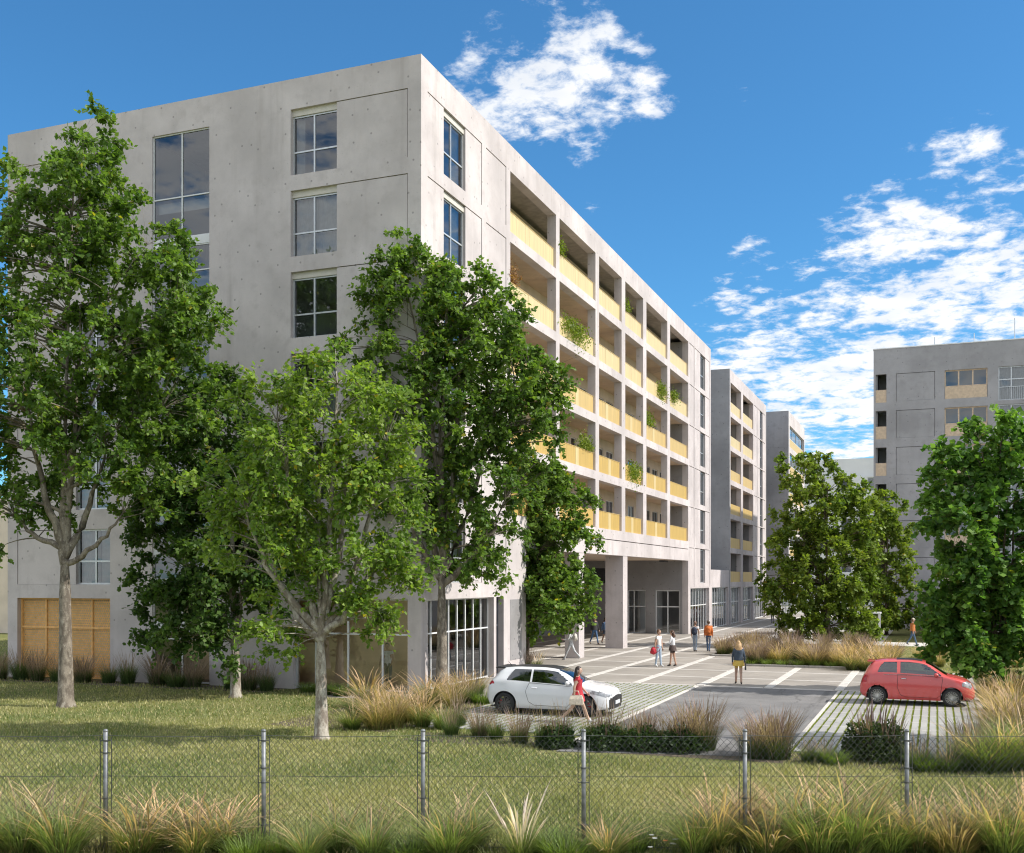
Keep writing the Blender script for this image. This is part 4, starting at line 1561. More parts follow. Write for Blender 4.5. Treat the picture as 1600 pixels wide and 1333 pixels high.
# ------------------------------------------------------------------ grasses and shrubs
def blades(rg, n, h, spread, w0, arch, base_r, c_base, c_tip, seg=4, plume=0.0, c_plume=(.5, .36, .25), plume_w=.02):
    """arching grass blades (and feathery seed heads on some)"""
    az = rg.uniform(0, 2 * PI, n)
    rr = base_r * np.sqrt(rg.random(n))
    L = h * rg.uniform(.55, 1.1, n)
    lean = spread * rg.uniform(.1, 1.0, n)
    bend = arch * rg.uniform(.4, 1.2, n)
    a2 = az + rg.normal(size=n) * .5
    bx, by = rr * np.cos(az), rr * np.sin(az)
    dx, dy = np.cos(a2), np.sin(a2)
    V, F, Cc = [], [], []
    isp = rg.random(n) < plume
    L = np.where(isp, L * 1.18, L)
    for k in range(seg + 1):
        t = k / seg
        ang = lean + bend * t * t * 1.6
        hor = L * (lean * t + bend * .55 * t ** 2.4)
        ver = L * (t - .30 * bend * t ** 2.6 - .25 * lean * t)
        wdt = w0 * (1 - t ** 1.6) + .0006
        wdt = np.where(isp, (plume_w * (math.sin(max(0, (t - .45) / .55) * PI) ** .7) if t > .45 else .0035) + .001, wdt)
        px, py = bx + dx * hor, by + dy * hor
        sx, sy = -dy * wdt, dx * wdt
        V.append(np.stack([np.stack([px - sx, py - sy, ver], 1), np.stack([px + sx, py + sy, ver], 1)], 1))
        cc = np.array(c_base) * (1 - t) + np.array(c_tip) * t
        cc = np.tile(cc, (n, 1)) * rg.uniform(.92, 1.08, (n, 1))
        cc[isp] = np.array(c_plume) if t > .4 else np.array(c_tip) * .8
        Cc.append(np.stack([cc, cc], 1))
    V = np.concatenate(V, 1)        # n, 2*(seg+1), 3
    Cc = np.concatenate(Cc, 1)
    tone = rg.uniform(.55, 1.5, (n, 1, 1))
    Cc = Cc * tone
    i = np.arange(n)[:, None] * (2 * (seg + 1))
    F = np.concatenate([i + np.array([[2 * k, 2 * k + 1, 2 * k + 3, 2 * k + 2]]) for k in range(seg)], 0)
    return V.reshape(-1, 3), F, Cc.reshape(-1, 3)


def merge(parts):
    V, F, C_, o = [], [], [], 0
    for v, f, c in parts:
        V.append(v)
        F.append(f + o)
        C_.append(c)
        o += len(v)
    return np.concatenate(V), np.concatenate(F), np.concatenate(C_)


KINDS = {}


def grass_kind(key, variants, fn):
    KINDS[key] = []
    for s in range(variants):
        rg = np.random.default_rng(hash(key) % 1000 + s if False else sum(map(ord, key)) * 7 + s)
        v, f, c = fn(rg)
        KINDS[key].append(np_mesh(key, v, f, MT['blade'], c))


grass_kind('arching', 3, lambda r: merge([blades(r, 420, 1.0, .58, .0066, .85, .19, (.070, .115, .028), (.25, .30, .11)), blades(r, 70, 1.15, .55, .0035, .8, .16, (.13, .15, .05), (.38, .30, .17), 5, .5, (.46, .33, .21), .0085)]))
grass_kind('straw', 3, lambda r: merge([blades(r, 360, .80, .6, .0062, .9, .21, (.070, .115, .028), (.25, .27, .10)), blades(r, 130, 1.02, .6, .0035, .95, .19, (.17, .16, .065), (.42, .31, .17), 5, .6, (.48, .33, .20), .0095)]))
grass_kind('upright', 3, lambda r: merge([blades(r, 560, .70, .42, .005, .5, .24, (.045, .082, .024), (.120, .170, .062)), blades(r, 80, 1.0, .38, .0025, .3, .18, (.13, .12, .07), (.26, .20, .15), 4, .8, (.27, .20, .17), .006)]))
grass_kind('wine', 3, lambda r: merge([blades(r, 420, .62, .45, .005, .55, .25, (.045, .078, .024), (.115, .150, .058)), blades(r, 240, 1.0, .48, .0025, .35, .23, (.11, .10, .055), (.24, .18, .15), 4, .85, (.27, .195, .18), .0065)]))
grass_kind('tawny', 3, lambda r: merge([blades(r, 420, .72, .55, .0045, .75, .26, (.085, .110, .032), (.28, .25, .10)), blades(r, 230, .95, .55, .003, .7, .25, (.20, .165, .07), (.42, .30, .16), 5, .6, (.42, .30, .20), .0065)]))
grass_kind('pink', 2, lambda r: merge([blades(r, 300, .75, .5, .0045, .6, .14, (.075, .12, .03), (.22, .25, .09)), blades(r, 30, 1.15, .42, .003, .35, .10, (.15, .14, .06), (.50, .40, .32), 6, 1.0, (.74, .60, .54), .015)]))
grass_kind('low', 3, lambda r: merge([blades(r, 380, .42, .65, .006, .7, .22, (.065, .115, .026), (.19, .25, .07))]))
ginst = random.Random(99)


def tuft(kind, xyz, s, label, group, name='ornamental_grass', cat='grass tuft'):
    o = link(name, ginst.choice(KINDS[kind]), None, (xyz[0], xyz[1], 0.0), ginst.uniform(0, 6.28))
    o.scale = (s * ginst.uniform(.85, 1.2), s * ginst.uniform(.85, 1.2), s * ginst.uniform(.85, 1.15))
    tag(o, label, cat, group, 'thing')
    return o


def shrub(label, xyz, r, h, n, tint, seed, leaf=(.10, .05), spikes=0, group=None, name='shrub'):
    rg = np.random.default_rng(seed)
    root = empty(name, (xyz[0], xyz[1], 0))
    tag(root, label, 'shrub', group)
    u = rg.normal(size=(n, 3))
    u /= np.linalg.norm(u, axis=1, keepdims=True)
    u[:, 2] = np.abs(u[:, 2])
    rr = .45 + .55 * rg.random(n) ** .5
    wob = 1 + .18 * np.sin(u[:, 0] * 6 + seed) * np.cos(u[:, 1] * 5)
    pos = u * np.array([[r, r, h * .88]]) * (rr * wob)[:, None] + np.array([[0, 0, h * .06]])
    ld = u * .7 + rg.normal(size=(n, 3)) * .6
    ld /= np.linalg.norm(ld, axis=1, keepdims=True)
    nr = rg.normal(size=(n, 3)) * .6 + u
    nr -= ld * (nr * ld).sum(1, keepdims=True)
    nr /= np.maximum(np.linalg.norm(nr, axis=1, keepdims=True), 1e-6)
    sz = rg.uniform(.7, 1.3, n)
    k = rg.random((n, 1))
    cols = np.array(tint[0]) + (np.array(tint[1]) - np.array(tint[0])) * k
    link('foliage', leaf_mesh('foliage', pos, ld, nr, leaf[0] * sz, leaf[1] * sz, cols, MT['leaf']), root)
    q = MB()
    for k in range(14):
        a = rg.uniform(0, 6.28)
        q.tube([(.05 * math.cos(a), .05 * math.sin(a), 0), (r * .4 * math.cos(a), r * .4 * math.sin(a), h * .4), (r * .75 * math.cos(a), r * .75 * math.sin(a), h * .72)], [.014, .009, .004], 4, False)
    q.mesh
    link('stems', q.mesh('stems', MT['bark_brown']), root)
    if spikes:
        v, f, c = blades(rg, spikes, h * 1.35, .42, .003, .2, r * .35, (.07, .07, .035), (.16, .115, .11), 4, .9, (.17, .115, .12), .011)
        link('flower_spikes', np_mesh('flower_spikes', v, f, MT['blade'], c), root)
    return root


G_FENCE = 'grass tufts along the fence'
fence_spots = [  # (px at the fence, depth, kind, size, label)
    (30, 16.2, 'arching', 1.15, 'big arching green grass tuft filling the lower left corner before the first post'),
    (95, 16.0, 'arching', 1.15, 'big arching green grass tuft just left of the first fence post'),
    (60, 17.0, 'upright', 1.0, 'dark upright grass behind the lower left arching tufts'),
    (-20, 16.1, 'arching', 1.1, 'arching green grass tuft cut by the left edge of the view'),
    (215, 16.3, 'straw', 1.0, 'straw-coloured feathery grass just right of the first fence post'),
    (255, 16.9, 'straw', 1.05, 'straw-coloured grass tufts midway between the first and second fence posts'),
    (305, 16.2, 'straw', .95, 'straw-coloured grass tufts midway between the first and second fence posts'),
    (350, 16.7, 'straw', 1.0, 'straw-coloured grass just left of the second fence post'),
    (390, 16.1, 'low', 1.2, 'low green grass at the foot of the second fence post'),
    (440, 16.3, 'low', 1.2, 'low green grass right of the second fence post'),
    (480, 16.0, 'arching', .72, 'short green grass tufts midway between the second and third fence posts'),
    (530, 16.5, 'arching', .75, 'short green grass tufts midway between the second and third fence posts'),
    (580, 16.1, 'arching', .75, 'short green grass tufts midway between the second and third fence posts'),
    (640, 16.2, 'low', 1.2, 'low green grass at the foot of the third fence post'),
    (700, 16.1, 'arching', 1.0, 'fan of green grass just right of the third fence post'),
    (735, 16.7, 'arching', .85, 'fan of green grass just right of the third fence post'),
    (815, 16.1, 'pink', 1.02, 'grass with tall pinkish white plumes left of the fourth fence post'),
    (850, 16.6, 'low', 1.3, 'low green grass between the pink plumes and the fourth fence post'),
    (885, 16.1, 'low', 1.3, 'low green grass at the foot of the fourth fence post'),
    (950, 16.2, 'straw', .7, 'short yellowing grass just right of the fourth fence post'),
    (985, 16.6, 'low', 1.1, 'low bright grass beside the white daisies'),
    (1085, 16.3, 'arching', .85, 'green grass tuft right of the white daisies'),
    (1120, 16.6, 'straw', 1.05, 'wide straw-coloured tuft just left of the fifth fence post'),
    (1160, 17.1, 'tawny', .9, 'tawny grass behind the fifth fence post'),
    (1200, 16.2, 'straw', 1.05, 'straw-coloured tuft just right of the fifth fence post'),
    (1240, 16.9, 'straw', 1.0, 'straw-coloured tuft behind the right-hand green grass'),
    (1280, 16.0, 'arching', 1.2, 'tall bright green grass tufts midway between the fifth and sixth fence posts'),
    (1335, 16.1, 'arching', 1.15, 'tall bright green grass tufts midway between the fifth and sixth fence posts'),
    (1385, 16.2, 'arching', 1.1, 'bright green grass tuft just left of the sixth fence post'),
    (1330, 17.2, 'straw', 1.05, 'straw heads rising behind the bright green tufts'),
    (1440, 16.5, 'straw', 1.0, 'straw-coloured grass just right of the sixth fence post'),
    (1490, 16.2, 'tawny', .95, 'tawny orange grass tufts right of the sixth fence post'),
    (1530, 16.7, 'tawny', 1.0, 'tawny orange grass tufts right of the sixth fence post'),
    (1570, 16.1, 'arching', 1.0, 'green grass tufts in the lower right corner'),
    (1610, 16.6, 'straw', 1.1, 'green grass tufts in the lower right corner'),
]
fence_spots = [s if s[4] != 'green grass tufts in the lower right corner' or s[0] < 1600 else (s[0], s[1], s[2], s[3], 'straw-coloured grass cut by the right edge of the view') for s in fence_spots]
for (px, d, kd, s, lb) in fence_spots:
    tuft(kd, cw((px - 800) / 1690 * d, d), s, lb, G_FENCE)
frg = random.Random(4)
# fill between the named tufts: loose mixed grass nobody could count
parts = []
rg = np.random.default_rng(5)
for k in range(150):
    d = rg.uniform(15.5, 17.4)
    px = rg.uniform(-60, 1660)
    if 990 < px < 1070 and d < 16.6:
        continue
    v, f, c = blades(rg, 26, rg.uniform(.25, .55), .6, .006, .7, .15, (.045, .075, .02), (.16, .18, .065) if rg.random() < .6 else (.30, .24, .11))
    p = cw((px - 800) / 1690 * d, d)
    parts.append((v + np.array([[p[0], p[1], 0]]), f, c))
v, f, c = merge(parts)
tag(link('rough_grass', np_mesh('rough_grass', v, f, MT['blade'], c)), 'loose rough grass growing between the tufts under the fence', 'grass', kind='stuff')

# along the foot of the end wall
lab = {0: 'dark green grass clumps under the timber screen', 1: 'dark green grass clumps between the timber screen and the stair glazing', 2: 'grey-green grass clumps in front of the stair glazing', 3: 'dark feathery grass clumps right of the small twin-stemmed tree'}
for (x, kd, s, i) in ((-37.8, 'upright', 1.2, 0), (-36.6, 'wine', 1.15, 0), (-35.6, 'upright', 1.2, 0), (-34.6, 'wine', 1.15, 0), (-33.4, 'upright', 1.2, 0), (-32.3, 'wine', 1.15, 0), (-31.2, 'upright', 1.1, 1), (-30.2, 'upright', 1.2, 1), (-28.7, 'wine', 1.2, 2), (-27.6, 'upright', 1.1, 2), (-26.9, 'wine', 1.0, 2), (-25.0, 'upright', 1.1, 3), (-24.2, 'wine', 1.25, 3), (-23.4, 'upright', 1.05, 3)):
    tuft(kd, (x, 34.65 + frg.uniform(-.25, .25)), s, lab[i], 'grass clumps along the end wall')
for k, (x, y) in enumerate(((-21.6, 34.5), (-20.7, 34.2), (-19.9, 34.0))):
    tuft('low', (x, y), 1.3, 'low green plants in front of the lobby glazing', 'low plants by the lobby')
# corner bed
lab = ['tan and orange grass clumps at the foot of the corner tree', 'green feathery grass clumps right of the whitish trunk', 'golden grass clumps between the whitish trunk and the white car', 'green grass clumps by the rear of the white car']
for (px, py, kd, s, i) in ((690, 1098, 'tawny', 1.15, 0), (720, 1092, 'tawny', 1.1, 0), (668, 1104, 'straw', 1.1, 0), (708, 1108, 'tawny', .95, 0), (560, 1118, 'upright', 1.0, 1), (575, 1105, 'straw', 1.15, 1), (550, 1140, 'arching', .8, 1), (590, 1128, 'straw', 1.15, 1), (612, 1138, 'tawny', 1.1, 2), (640, 1128, 'tawny', 1.15, 2), (628, 1112, 'straw', 1.1, 2), (660, 1136, 'straw', 1.0, 2), (600, 1110, 'tawny', 1.0, 2), (590, 1140, 'tawny', .95, 2), (690, 1140, 'arching', .8, 3), (715, 1135, 'upright', .9, 3), (735, 1098, 'upright', 1.0, 3), (752, 1100, 'low', 1.4, 3), (745, 1085, 'straw', .9, 3)):
    tuft(kd, gp(px, py), s, lab[i], 'grass clumps in the corner bed')
tuft('pink', gp(838, 1047), .95, 'reddish grass clump behind the roof of the white car', 'grass clumps by the plaza')
tuft('wine', gp(820, 1048), 1.0, 'low dark grass at the foot of the slender tree', 'grass clumps by the plaza')
# in front of the parking
lab = ['sparse wiry plants in front of the white car', 'dark green grasses in front of the nose of the white car', 'dark feathery grass clumps at the near end of the parking lane', 'dark wiry clump at the near left corner of the right parking bay', 'low plants at the near edge of the right parking bay']
for (px, py, kd, s, i) in ((705, 1150, 'upright', .7, 0), (750, 1152, 'wine', .75, 0), (775, 1155, 'upright', .65, 0), (812, 1162, 'wine', .85, 0), (850, 1166, 'upright', .9, 1), (880, 1164, 'upright', .95, 1), (925, 1166, 'upright', 1.1, 1), (955, 1164, 'upright', 1.1, 1), (985, 1168, 'upright', 1.05, 1), (1010, 1168, 'wine', .85, 2), (1040, 1170, 'upright', .9, 2), (1075, 1170, 'wine', 1.25, 2), (1100, 1172, 'wine', 1.2, 2), (1180, 1184, 'wine', 1.1, 3), (1215, 1186, 'wine', 1.05, 3), (1200, 1182, 'wine', 1.15, 3), (1262, 1192, 'upright', .6, 4), (1288, 1194, 'upright', .65, 4), (1305, 1196, 'low', 1.0, 4), (1435, 1204, 'upright', .75, 4), (1452, 1206, 'low', 1.1, 4), (1480, 1208, 'upright', .8, 4)):
    tuft(kd, gp(px, py), s, lab[i], 'clumps in front of the parking')
p = gp(1365, 1188)
shrub('large dark rounded shrub with purple flower spikes in front of the red car', p, .78, .95, 3600, ((.020, .040, .014), (.058, .082, .028)), 5, (.075, .032), 90)
p = gp(1390, 1190)
shrub('smaller dark shrub with purple spikes leaning on the rounded one', p, .55, .75, 2200, ((.022, .042, .014), (.060, .080, .030)), 6, (.075, .032), 50)
for (px, py, r, h, sd, lb) in ((870, 1168, .5, .55, 11, 'low dark shrub in front of the white car under the walking woman'), (945, 1170, .6, .6, 12, 'low dark shrub behind the fourth fence post'), (1005, 1172, .6, .6, 13, 'low dark shrub left of the feathery clumps'), (1065, 1174, .6, .6, 14, 'low dark shrub at the near end of the parking lane')):
    shrub(lb, gp(px, py), r, h, 1800, ((.018, .040, .014), (.055, .090, .030)), sd, (.08, .035), 60)
# right-hand bed
lab = ['bright green grass clumps in the right-hand bed nearest the fence', 'tan grass clumps right of the red car', 'tall pale feather grasses at the right edge of the view', 'tawny grasses under the overhanging tree']
for (px, py, kd, s, i) in ((1510, 1205, 'upright', 1.1, 0), (1540, 1208, 'arching', 1.2, 0), (1570, 1206, 'arching', 1.3, 0), (1600, 1204, 'arching', 1.25, 0), (1585, 1190, 'arching', 1.2, 0), (1520, 1190, 'wine', 1.1, 0), (1590, 1172, 'straw', 1.2, 2), (1560, 1165, 'straw', 1.2, 2), (1575, 1180, 'straw', 1.1, 2), (1565, 1150, 'tawny', 1.1, 1), (1585, 1140, 'tawny', 1.15, 1), (1570, 1125, 'tawny', 1.1, 1), (1555, 1112, 'tawny', 1.0, 1), (1590, 1115, 'straw', 1.1, 1), (1600, 1150, 'tawny', 1.2, 1), (1545, 1098, 'tawny', .95, 3), (1575, 1100, 'tawny', 1.1, 3), (1545, 1080, 'straw', .95, 3), (1560, 1070, 'tawny', 1.0, 3), (1590, 1085, 'tawny', 1.1, 3), (1540, 1060, 'straw', .9, 3)):
    tuft(kd, gp(px, py), s, lab[i], 'grass clumps in the right-hand bed')
# the plaza bed
brg = random.Random(8)
zones = [(-11.0, -9.0, 59.2, 64, 'brown-green grass clumps at the left end of the plaza bed', ('wine', 'wine', 'upright', 'tawny')), (-8.4, -6.6, 53.1, 57.5, 'reddish brown grass clumps in the plaza bed left of the round tree', ('tawny', 'wine', 'wine')), (-6.6, -4.2, 53.1, 58, 'tawny grass clumps in the plaza bed in front of the round tree', ('tawny', 'upright', 'wine', 'wine')), (-4.2, -1.9, 53.1, 59, 'tall golden grass clumps at the right end of the plaza bed', ('tawny', 'tawny', 'straw')), (-10.9, -3.0, 60, 68, 'brown grass clumps behind the round tree in the plaza bed', ('wine', 'tawny', 'wine'))]
for (xa, xb, ya, yb, lb, kds) in zones:
    for k in range(13):
        x, y = brg.uniform(xa, xb), ya + (yb - ya) * (brg.random() ** 1.4)
        tuft(brg.choice(kds), (x, y), brg.uniform(.95, 1.25), lb, 'grass clumps in the plaza bed')
for k in range(9):
    tuft('low', (-8.3 + k * .74, 52.85), 1.2, 'low green plants along the front kerb of the plaza bed', 'edging plants of the plaza bed')
for k in range(4):
    tuft('straw', (-3.6 + k * .55, 51.9 + .25 * (k % 2)), 1.05, 'yellow-green grass clumps just behind the red car', 'grass clumps behind the red car')
for k in range(12):
    tuft('tawny', (-1.2 + brg.uniform(0, 7.5), 54 + brg.uniform(0, 9)), .8, 'short dry grass clumps on the lawn beyond the red car', 'dry clumps beyond the red car')
for k in range(5):
    tuft('upright', (X1 - .9 - .5 * k, 91.5 + 1.2 * k), 1.0, 'dark plants on the low link roof between the blocks', 'plants on the link roof')
for o in bpy.data.objects:
    if o.get('group') == 'plants on the link roof':
        o.location.z = 3.96
        o.location.x = X1 - 1.0

# daisies by the fence
for k in range(9):
    px, d = 1005 + 55 * frg.random(), 16.0 + .45 * frg.random()
    p = cw((px - 800) / 1690 * d, d)
    root = empty('daisy', (p[0], p[1], 0))
    orange = k == 4
    tag(root, 'orange flower among the white daisies behind the fence' if orange else 'small white daisies behind the fence between the fourth and fifth posts', 'flower', None if orange else 'white daisies')
    h = frg.uniform(.16, .34)
    q = MB()
    q.tube([(0, 0, 0), (.01, .01, h)], .004, 4)
    q.build('stem', MT['joint'], root, local=True)
    q = MB()
    for j in range(10):
        a = 2 * PI * j / 10
        ca, sa = math.cos(a), math.sin(a)
        q.face((.01, .01, h), (.01 + .035 * ca - .008 * sa, .01 + .035 * sa + .008 * ca, h + .012), (.01 + .042 * ca, .01 + .042 * sa, h + .008), (.01 + .035 * ca + .008 * sa, .01 + .035 * sa - .008 * ca, h + .012))
    q.build('petals', plain('petal_orange', (.65, .2, .07)) if orange else MT['white_wall'], root, local=True)

# ------------------------------------------------------------------ lawn blades
rg = np.random.default_rng(77)
N = 420000
d = 15.2 / (1 - rg.random(N) * (1 - 15.2 / 75)) ** 1.0
px = rg.uniform(-90, 1690, N)
xc = (px - 800) / 1690 * d
x = xc * YAW_R[0] + d * YAW_F[0]
y = xc * YAW_R[1] + d * YAW_F[1]
ok = np.ones(N, bool)
for (x0, y0, x1, y1) in ((-40, 35.0, -17.2, 130), (-14.0, 27.4, 1.6, 42.2), (-30, 42, 1.5, 52.4), (-18.0, 42, -11.2, 140), (-11.4, 52.3, -1.5, 71.1), (-9.0, 24.6, -3.2, 42), (-3.3, 71.9, 40, 76.3), (-40, 76, 60, 100), (-20.7, 33.2, -14.5, 42.3), (-30, 71, -3, 100)):
    ok &= ~((x > x0) & (x < x1) & (y > y0) & (y < y1))
ok &= ~((y < 26.2) & (x > -8.7) & (x < -3.3) & (y > 25.2))
x, y, d = x[ok], y[ok], d[ok]
n = len(x)
az = rg.uniform(0, 2 * PI, n)
h = rg.uniform(.035, .10, n) * (1 + .35 * np.sin(x * 1.7) * np.cos(y * 1.3) + 1.1 * np.clip(np.sin(x * 2.9 + 2 * np.sin(y * 1.1)) * np.sin(y * 3.3 + 1.7 * np.cos(x * .8)) - .55, 0, 1))
wd_ = .0055 + .00022 * d
ln = rg.uniform(.02, .07, n)
V = np.empty((n, 3, 3))
V[:, 0] = np.stack([x - np.sin(az) * wd_, y + np.cos(az) * wd_, np.full(n, .0)], 1)
V[:, 1] = np.stack([x + np.sin(az) * wd_, y - np.cos(az) * wd_, np.full(n, .0)], 1)
V[:, 2] = np.stack([x + np.cos(az) * ln, y + np.sin(az) * ln, h], 1)
pt = .5 + .5 * np.sin(x * .55 + 1.3 * np.sin(y * .4)) * np.cos(y * .7 + np.sin(x * .9))
k = np.clip(pt * .85 + rg.uniform(-.3, .45, n), 0, 1)[:, None]
cols = np.array([[.125, .175, .055]]) * (1 - k) + np.array([[.37, .345, .165]]) * k
dry = rg.random(n) < .16
cols[dry] = np.array([.48, .42, .24])
cols *= rg.uniform(.75, 1.25, (n, 1))
tag(link('lawn_grass', np_mesh('lawn_grass', V.reshape(-1, 3), np.arange(n * 3).reshape(-1, 3), MT['blade'], np.repeat(cols, 3, axis=0))), 'short dry green lawn between the fence and the building', 'lawn', kind='stuff')
# tufts of grass in the paver joints
parts = []
M_ = 26000
for (x0, x1, nx, y0, y1) in ((-3.25, 1.45, 20, 26.9, 41.9), (-13.9, -8.78, 22, 27.6, 41.9)):
    j = rg.integers(0, nx + 1, M_)
    x = x0 + (x1 - x0) / nx * j + rg.uniform(-.024, .024, M_)
    y = rg.uniform(y0, y1, M_)
    az = rg.uniform(0, 2 * PI, M_)
    h = rg.uniform(.045, .085, M_)
    V = np.empty((M_, 3, 3))
    V[:, 0] = np.stack([x - np.sin(az) * .010, y + np.cos(az) * .010, np.full(M_, .008)], 1)
    V[:, 1] = np.stack([x + np.sin(az) * .010, y - np.cos(az) * .010, np.full(M_, .008)], 1)
    V[:, 2] = np.stack([x + np.cos(az) * .02, y + np.sin(az) * .02, h], 1)
    kk = rg.random((M_, 1))
    cc = np.array([[.15, .20, .030]]) * (1 - kk) + np.array([[.29, .31, .055]]) * kk
    parts.append((V.reshape(-1, 3), np.arange(M_ * 3).reshape(-1, 3), np.repeat(cc, 3, axis=0)))
v, f, c = merge(parts)
tag(link('joint_grass', np_mesh('joint_grass', v, f, MT['blade'], c)), 'lime green grass growing in the joints of the parking pavers', 'grass', kind='stuff')

# ------------------------------------------------------------------ chain-link fence
FD = 16.5
fo = cw(0, FD)
fence = empty('chain_link_fence', (fo[0], fo[1], 0), YAW)
tag(fence, 'galvanised chain-link fence with six round posts across the foreground', 'fence')
POSTS = [(p - 800) / 1690 * FD for p in (-86, 165, 412, 661, 912, 1164, 1417, 1670)]
FT = 1.84
for i, x in enumerate(POSTS):
    q = MB()
    q.tube([(x, 0, 0), (x, 0, 1.895)], .034, 12)
    po = q.build('post', MT['galv'], fence, True, True)
    q = MB()
    q.lathe([(.0005, 1.915), (.022, 1.912), (.036, 1.897), (.038, 1.875), (.0345, 1.872)], 12, 'z', (x, 0, 0))
    c = q.build('cap', MT['galv'], po, True, True)
    for s in (-1, 1):
        q = MB()
        q.tube([(x + s * .085, .01, .05), (x + s * .085, .01, 1.79)], .007, 5)
        q.build('stretcher_bar', MT['wire'], fence, False, True)
    for z in (.45, .86 if i % 2 else 1.1, 1.32 if i % 2 == 0 else 1.55, 1.74):
        q = MB()
        q.lathe([(.0355, z - .012), (.041, z - .012), (.041, z + .012), (.0355, z + .012)], 10, 'z', (x, 0, 0))
        q.box(x - .092, -.004, z - .006, x - .036, .010, z + .006)
        q.box(x + .036, -.004, z - .006, x + .092, .010, z + .006)
        q.build('clamp', MT['wire'], po, False, True)
for z, sag in ((1.815, .018), (1.20, .01), (.12, .01)):
    q = MB()
    for a, b_ in zip(POSTS[:-1], POSTS[1:]):
        n = 10
        q.tube([(a + (b_ - a) * k / n, 0, z - sag * 4 * (k / n) * (1 - k / n)) for k in range(n + 1)], .0042, 4, False)
    q.build('line_wire', MT['wire'], fence, False, True)
# the woven mesh: zigzag wires, each its own strand, woven into its neighbour
cell_w, cell_h = .050, .112
xa, xb = POSTS[0], POSTS[-1]
nw = int((xb - xa) / cell_w)
nz_ = int(1.78 / (cell_h / 2))
kk = np.arange(nz_ + 1)
V, F = [], []
wr = .0046
for i in range(nw):
    x0 = xa + i * cell_w
    amp = cell_w * .5 + .002
    xz = x0 + np.where((kk + i) % 2 == 0, -amp, amp)
    t_ = ((x0 - xa) % 2.45) / 2.45
    zz = .04 + kk * cell_h / 2 * (1 - .012 * math.sin(x0 * 1.9) - .010 * math.sin(t_ * PI))
    yy = np.where((kk + i) % 2 == 0, .003, -.003) + .015 * math.sin(x0 * 1.3)
    c = np.stack([xz + .004 * np.sin(zz * 3 + x0), yy, zz], 1)
    o_ = np.array([[-wr, 0, 0], [wr * .5, wr * .87, 0], [wr * .5, -wr * .87, 0]])
    V.append((c[:, None, :] + o_[None]).reshape(-1, 3))
    b0 = i * (nz_ + 1) * 3
    r = np.arange(nz_)[:, None] * 3 + b0
    for a in range(3):
        F.append(np.concatenate([r + a, r + (a + 1) % 3, r + 3 + (a + 1) % 3, r + 3 + a], 1))
mesh_o = link('wire_mesh', np_mesh('wire_mesh', np.concatenate(V), np.concatenate(F), MT['wire']), fence)
mesh_o['kind'] = 'stuff'


# ------------------------------------------------------------------ cars
def hermite(xs, ys, x):
    """smooth monotone interpolation"""
    xs, ys = np.array(xs, float), np.array(ys, float)
    h = np.diff(xs)
    dl = np.diff(ys) / h
    m = np.zeros(len(xs))
    m[0], m[-1] = dl[0], dl[-1]
    for i in range(1, len(xs) - 1):
        if dl[i - 1] * dl[i] > 0:
            w1, w2 = 2 * h[i] + h[i - 1], h[i] + 2 * h[i - 1]
            m[i] = (w1 + w2) / (w1 / dl[i - 1] + w2 / dl[i])
    x = np.clip(x, xs[0], xs[-1])
    i = np.clip(np.searchsorted(xs, x) - 1, 0, len(xs) - 2)
    t = (x - xs[i]) / h[i]
    return ((1 + 2 * t) * (1 - t) ** 2 * ys[i] + t * (1 - t) ** 2 * h[i] * m[i] + t * t * (3 - 2 * t) * ys[i + 1] + t * t * (t - 1) * h[i] * m[i + 1])


def in_poly(x, z, poly):
    r = np.zeros(x.shape, bool)
    n = len(poly)
    for i in range(n):
        (xa, za), (xb_, zb) = poly[i], poly[(i + 1) % n]
        c = ((za > z) != (zb > z)) & (x < (xb_ - xa) * (z - za) / ((zb - za) + 1e-12) + xa)
        r ^= c
    return r


def car_paint(name, col):
    m, t, b = base_mat(name)
    vec = t.new('ShaderNodeTexCoord').outputs['Object']
    n = t.noise(vec, 3.0, 4.0)
    t.link(t.mix(t.ramp(n, .3, .7), tuple(x * .97 for x in col), col), b.inputs['Base Color'])
    dirt = t.ramp(t.noise(vec, 9.0, 5.0), .4, .8, .16, .30)
    t.link(dirt, b.inputs['Roughness'])
    setp(b, Specular_IOR_Level=.55, Coat_Weight=.7, Coat_Roughness=.04)
    return m


MT['paint_white'] = car_paint('white_car_paint', (.78, .79, .81))
MT['paint_red'] = car_paint('red_car_paint', (.64, .095, .095))
MT['car_glass'] = glass('car_glass', (.30, .36, .37), 1.1)
MT['rubber'] = plain('tyre_rubber', (.022, .022, .023), .8, .25, 12.0)
MT['rim_dark'] = plain('dark_alloy', (.16, .16, .165), .35, .15, 8.0, metal=.8)
MT['rim_bright'] = plain('bright_alloy', (.55, .55, .55), .3, .1, 8.0, metal=.85)
MT['caliper'] = plain('red_caliper', (.62, .03, .04), .45, .1, 8.0)
MT['chrome'] = plain('chrome', (.75, .75, .76), .12, .05, 8.0, metal=1.0)
MT['lamp_red'] = plain('tail_lamp', (.42, .012, .018), .15, .15, 8.0, coat=.6)
MT['lamp_clear'] = plain('head_lamp', (.30, .31, .33), .15, .5, 9.0, metal=.0, coat=.8)
MT['seat'] = plain('seat_cloth', (.30, .29, .27), .8, .1, 8.0)
MT['cabin'] = plain('cabin_trim', (.045, .045, .048), .7, .15, 8.0)
MT['plate'] = plain('number_plate', (.62, .64, .66), .5, .12, 14.0)


